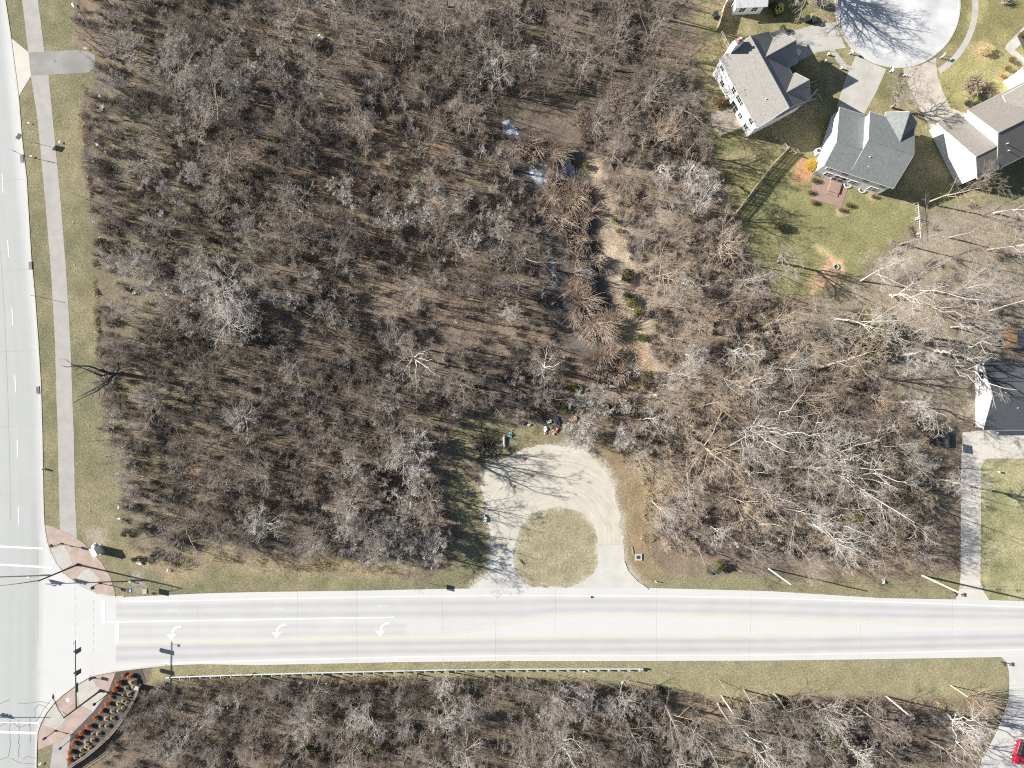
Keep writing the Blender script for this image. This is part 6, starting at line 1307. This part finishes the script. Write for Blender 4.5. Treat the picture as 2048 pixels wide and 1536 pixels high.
LIT = [(147, 11, 'litter', .6), (171, 97, 'litter', .35), (207, 139, 'litter', .6), (238, 125, 'blue', .45), (199, 193, 'litter', .55), (205, 216, 'litter', .8), (196, 347, 'litter', .75), (195, 290, 'litter', .5), (211, 306, 'litter', .35), (323, 427, 'litter', .95), (311, 487, 'litter', .4), (238, 508, 'litter', .4), (339, 522, 'litter', .35), (268, 586, 'litter', .45), (470, 563, 'litter', .6), (189, 445, 'stone', .5), (201, 476, 'litter', .4), (641, 75, 'litter', .9), (236, 948, 'pinkred', .6), (237, 1014, 'litter', .5), (238, 1037, 'litter', .4), (335, 1141, 'litter', .45), (320, 1112, 'tarp', .5), (278, 1126, 'litter', .6), (259, 1163, 'litter', .4), (950, 803, 'litter', .45), (57, 246, 'litter', .3), (119, 284, 'litter', .35), (62, 313, 'litter', .35), (602, 1365, 'litter', .7), (572, 1377, 'tarp', .8), (652, 1366, 'litter', .4), (1168, 1343, 'litter', .35), (1075, 1366, 'litter', .45), (1243, 1365, 'litter', .35), (362, 1411, 'litter', .8), (365, 1423, 'litter', .3), (1766, 1162, 'litter', .6), (1720, 1030, 'stone', .5), (1700, 782, 'wood_pale', .9), (80, 1527, 'litter', .45), (793, 1422, 'litter', .4), (964, 1436, 'litter', .3), (1310, 790, 'litter', .4)]
for x, y, m, s in LIT:
    mb = MB(); crumple(mb, (0, 0, 0), s, rng); o = mb.build('litter_scrap', M[m]); o.location = W(x, y, .25)
    later(o, {'litter': 'white', 'blue': 'blue', 'stone': 'grey', 'pinkred': 'red', 'tarp': 'pale blue', 'wood_pale': 'brown'}[m] + (' litter scrap lying' if s < .6 else ' crumpled litter sheet lying'), x, y, 'litter', 'scraps of litter on the ground')
for x, y, m, s, l in ((1040, 845, 'purple', .6, 'purple bundle left of the pair of dark sacks'), (1047, 846, 'purple', .7, 'dark blue sack above the teal sheet, one of two'), (1058, 850, 'litter', .5, 'grey crumpled box right of the dark sacks'), (1020, 869, 'teal', .75, 'bright teal plastic sheet beside the stump'), (1023, 860, 'litter', .3, 'small grey scrap above the teal sheet'), (1098, 843, 'litter', .7, 'white box at the top of the rubbish heap'), (1115, 846, 'purple', .9, 'dark bundle right of the white box'), (1113, 838, 'purple', .8, 'dark sack topmost in the rubbish heap'), (1090, 858, 'litter', .7, 'white bag at the left of the rubbish heap'), (1108, 856, 'purple', .6, 'dark cloth in the middle of the rubbish heap'), (1112, 860, 'orange', .8, 'orange cloth in the rubbish heap'), (1106, 864, 'pinkred', .7, 'faded red cloth below the orange cloth'), (1090, 866, 'litter', .45, 'small grey bag lowest in the rubbish heap'), (1150, 837, 'pinkred', .7, 'faded pink scrap under the pale shrub'), (1276, 898, 'tarp', .6, 'pale pink scrap at the edge of the tan verge'), (968, 1036, 'tarp', 1.0, 'large pale crumpled sheet at the left edge of the gravel loop'), (1047, 918, 'brick', .4, 'brown clod on the upper gravel'), (1062, 952, 'brick', .35, 'brown clod in the tree shadow on the gravel'), (1025, 972, 'brick', .45, 'brown clod near the left gravel edge'), (1183, 1194, 'black', .3, 'black scrap on the street beside the island')):
    mb = MB(); crumple(mb, (0, 0, 0), s, rng); crumple(mb, (.1, .05, .08), s * .7, rng); o = mb.build('dumped_scrap', M['stone' if m == 'litter' and s < .55 else m]); tag(o, l, 'litter', 'things dumped by the gravel loop'); o.location = W(x, y, .06)
o = thing('brush_pile', 'dark pile of cut branches at the upper left of the gravel loop', 'brush pile', W(966, 886)); rs = np.random.RandomState(4); n = 150
an = rs.uniform(0, 6.28, n); st = np.stack([rs.normal(0, .9, n), rs.normal(0, .9, n), rs.uniform(.05, .8, n)], 1); d = np.stack([np.cos(an), np.sin(an), rs.normal(0, .35, n)], 1)
V, F = tubes(branch_lines(rs, st, d, rs.uniform(.6, 2.0, n), 4, .2, -.02), taper(rs.uniform(.03, .075, n), 4, .4, .015), 5); link('branches', np_mesh('branches', V, F, M['bark_dark']), o)
V, F = tubes(branch_lines(rs, st[:60] + np.array([.6, -1.6, -.2]) * np.array([1, 1, .3]), d[:60], rs.uniform(.5, 1.4, 60), 4, .2, -.03), taper(rs.uniform(.025, .05, 60), 4, .4, .015), 5); link('loose_branches', np_mesh('branches', V, F, M['bark_dark']), o)
def log(label, a, b, r, mat, z=.25, name='fallen_log', knots=3, seed=1):
    rs = np.random.RandomState(seed); A, B = W(*a), W(*b); o = thing(name, label, 'log', A); m = 9; P = [(A.lerp(B, i / (m - 1)) - A) + Vector((rs.normal() * .05, rs.normal() * .05, z)) for i in range(m)]
    t = MB().tube(P, [r * (1 - .35 * i / (m - 1)) for i in range(m)], 9).build('trunk', M[mat], o, (0, 0, 0))
    for k in range(knots): i = rs.randint(2, m - 1); e = P[i] + Vector((rs.normal() * .6, rs.normal() * .6, abs(rs.normal()) * .5)); MB().tube([P[i], (P[i] + e) / 2 + Vector((0, 0, .1)), e], [r * .35, r * .25, r * .12], 6).build('branch', M[mat], t, (0, 0, 0))
log('long straight brown log lying up and down in the brush right of the loop', (1373, 916), (1380, 1050), .17, 'wood_pale', .5, seed=2)
log('short upright-ended stump log beside the teal sheet', (1008, 872), (1009, 896), .22, 'stone', .3, knots=0, seed=3); log('thin pale board propped below the stump log', (1013, 900), (1018, 893), .08, 'wood_pale', .2, knots=0, seed=4)
log('dark fallen branch in the left woods with bare forks', (540, 868), (705, 855), .13, 'bark_dark', .6, knots=5, seed=5); log('pale fallen trunk lying in the leaf litter left of the loop', (595, 860), (690, 880), .07, 't_pale', .6, knots=3, seed=6)
log('pale grey log half hidden in the middle of the left woods', (640, 520), (700, 514), .16, 'bark_pale', .6, knots=3, seed=7); log('pale fallen limb in the lower woods near the left edge', (455, 960), (470, 1000), .12, 'bark_pale', .5, knots=2, seed=8)
log('small grey branch heap on the grass island', (1040, 1118), (1046, 1130), .07, 'bark_dark', .15, knots=6, seed=9); log('tan plank beside the catch basin', (1264, 1094), (1267, 1108), .07, 'wood_pale', .1, knots=0, seed=10)
log('thin pale pole lying in the brush right of the lime evergreen', (1830, 997), (1865, 1033), .06, 't_pale', 2.5, knots=0, seed=11); log('brown rotten stump in the open leaf-strewn yard', (1697, 785), (1706, 779), .22, 'wood_pale', .25, knots=2, seed=12)
log('dark low log in the shade below the grey shrub', (480, 1300 - 250), (520, 1058), .1, 'bark_dark', .3, knots=3, seed=13)
o = thing('culvert', 'square grey concrete culvert headwall at the foot of the reed channel', 'culvert', W(1226, 767)); MB().box((0, 0, .35), (1.3, 1.4, .5)).build('headwall', M['stone'], o, (0, 0, 0)); MB().box((.75, .15, .5), (.18, 1.6, .9)).build('wing_wall', M['stone'], o, (0, 0, 0)); MB().box((-.3, .1, .62), (.5, .5, .05)).build('lid', M['dark_metal'], o, (0, 0, 0))
resolve_labels()
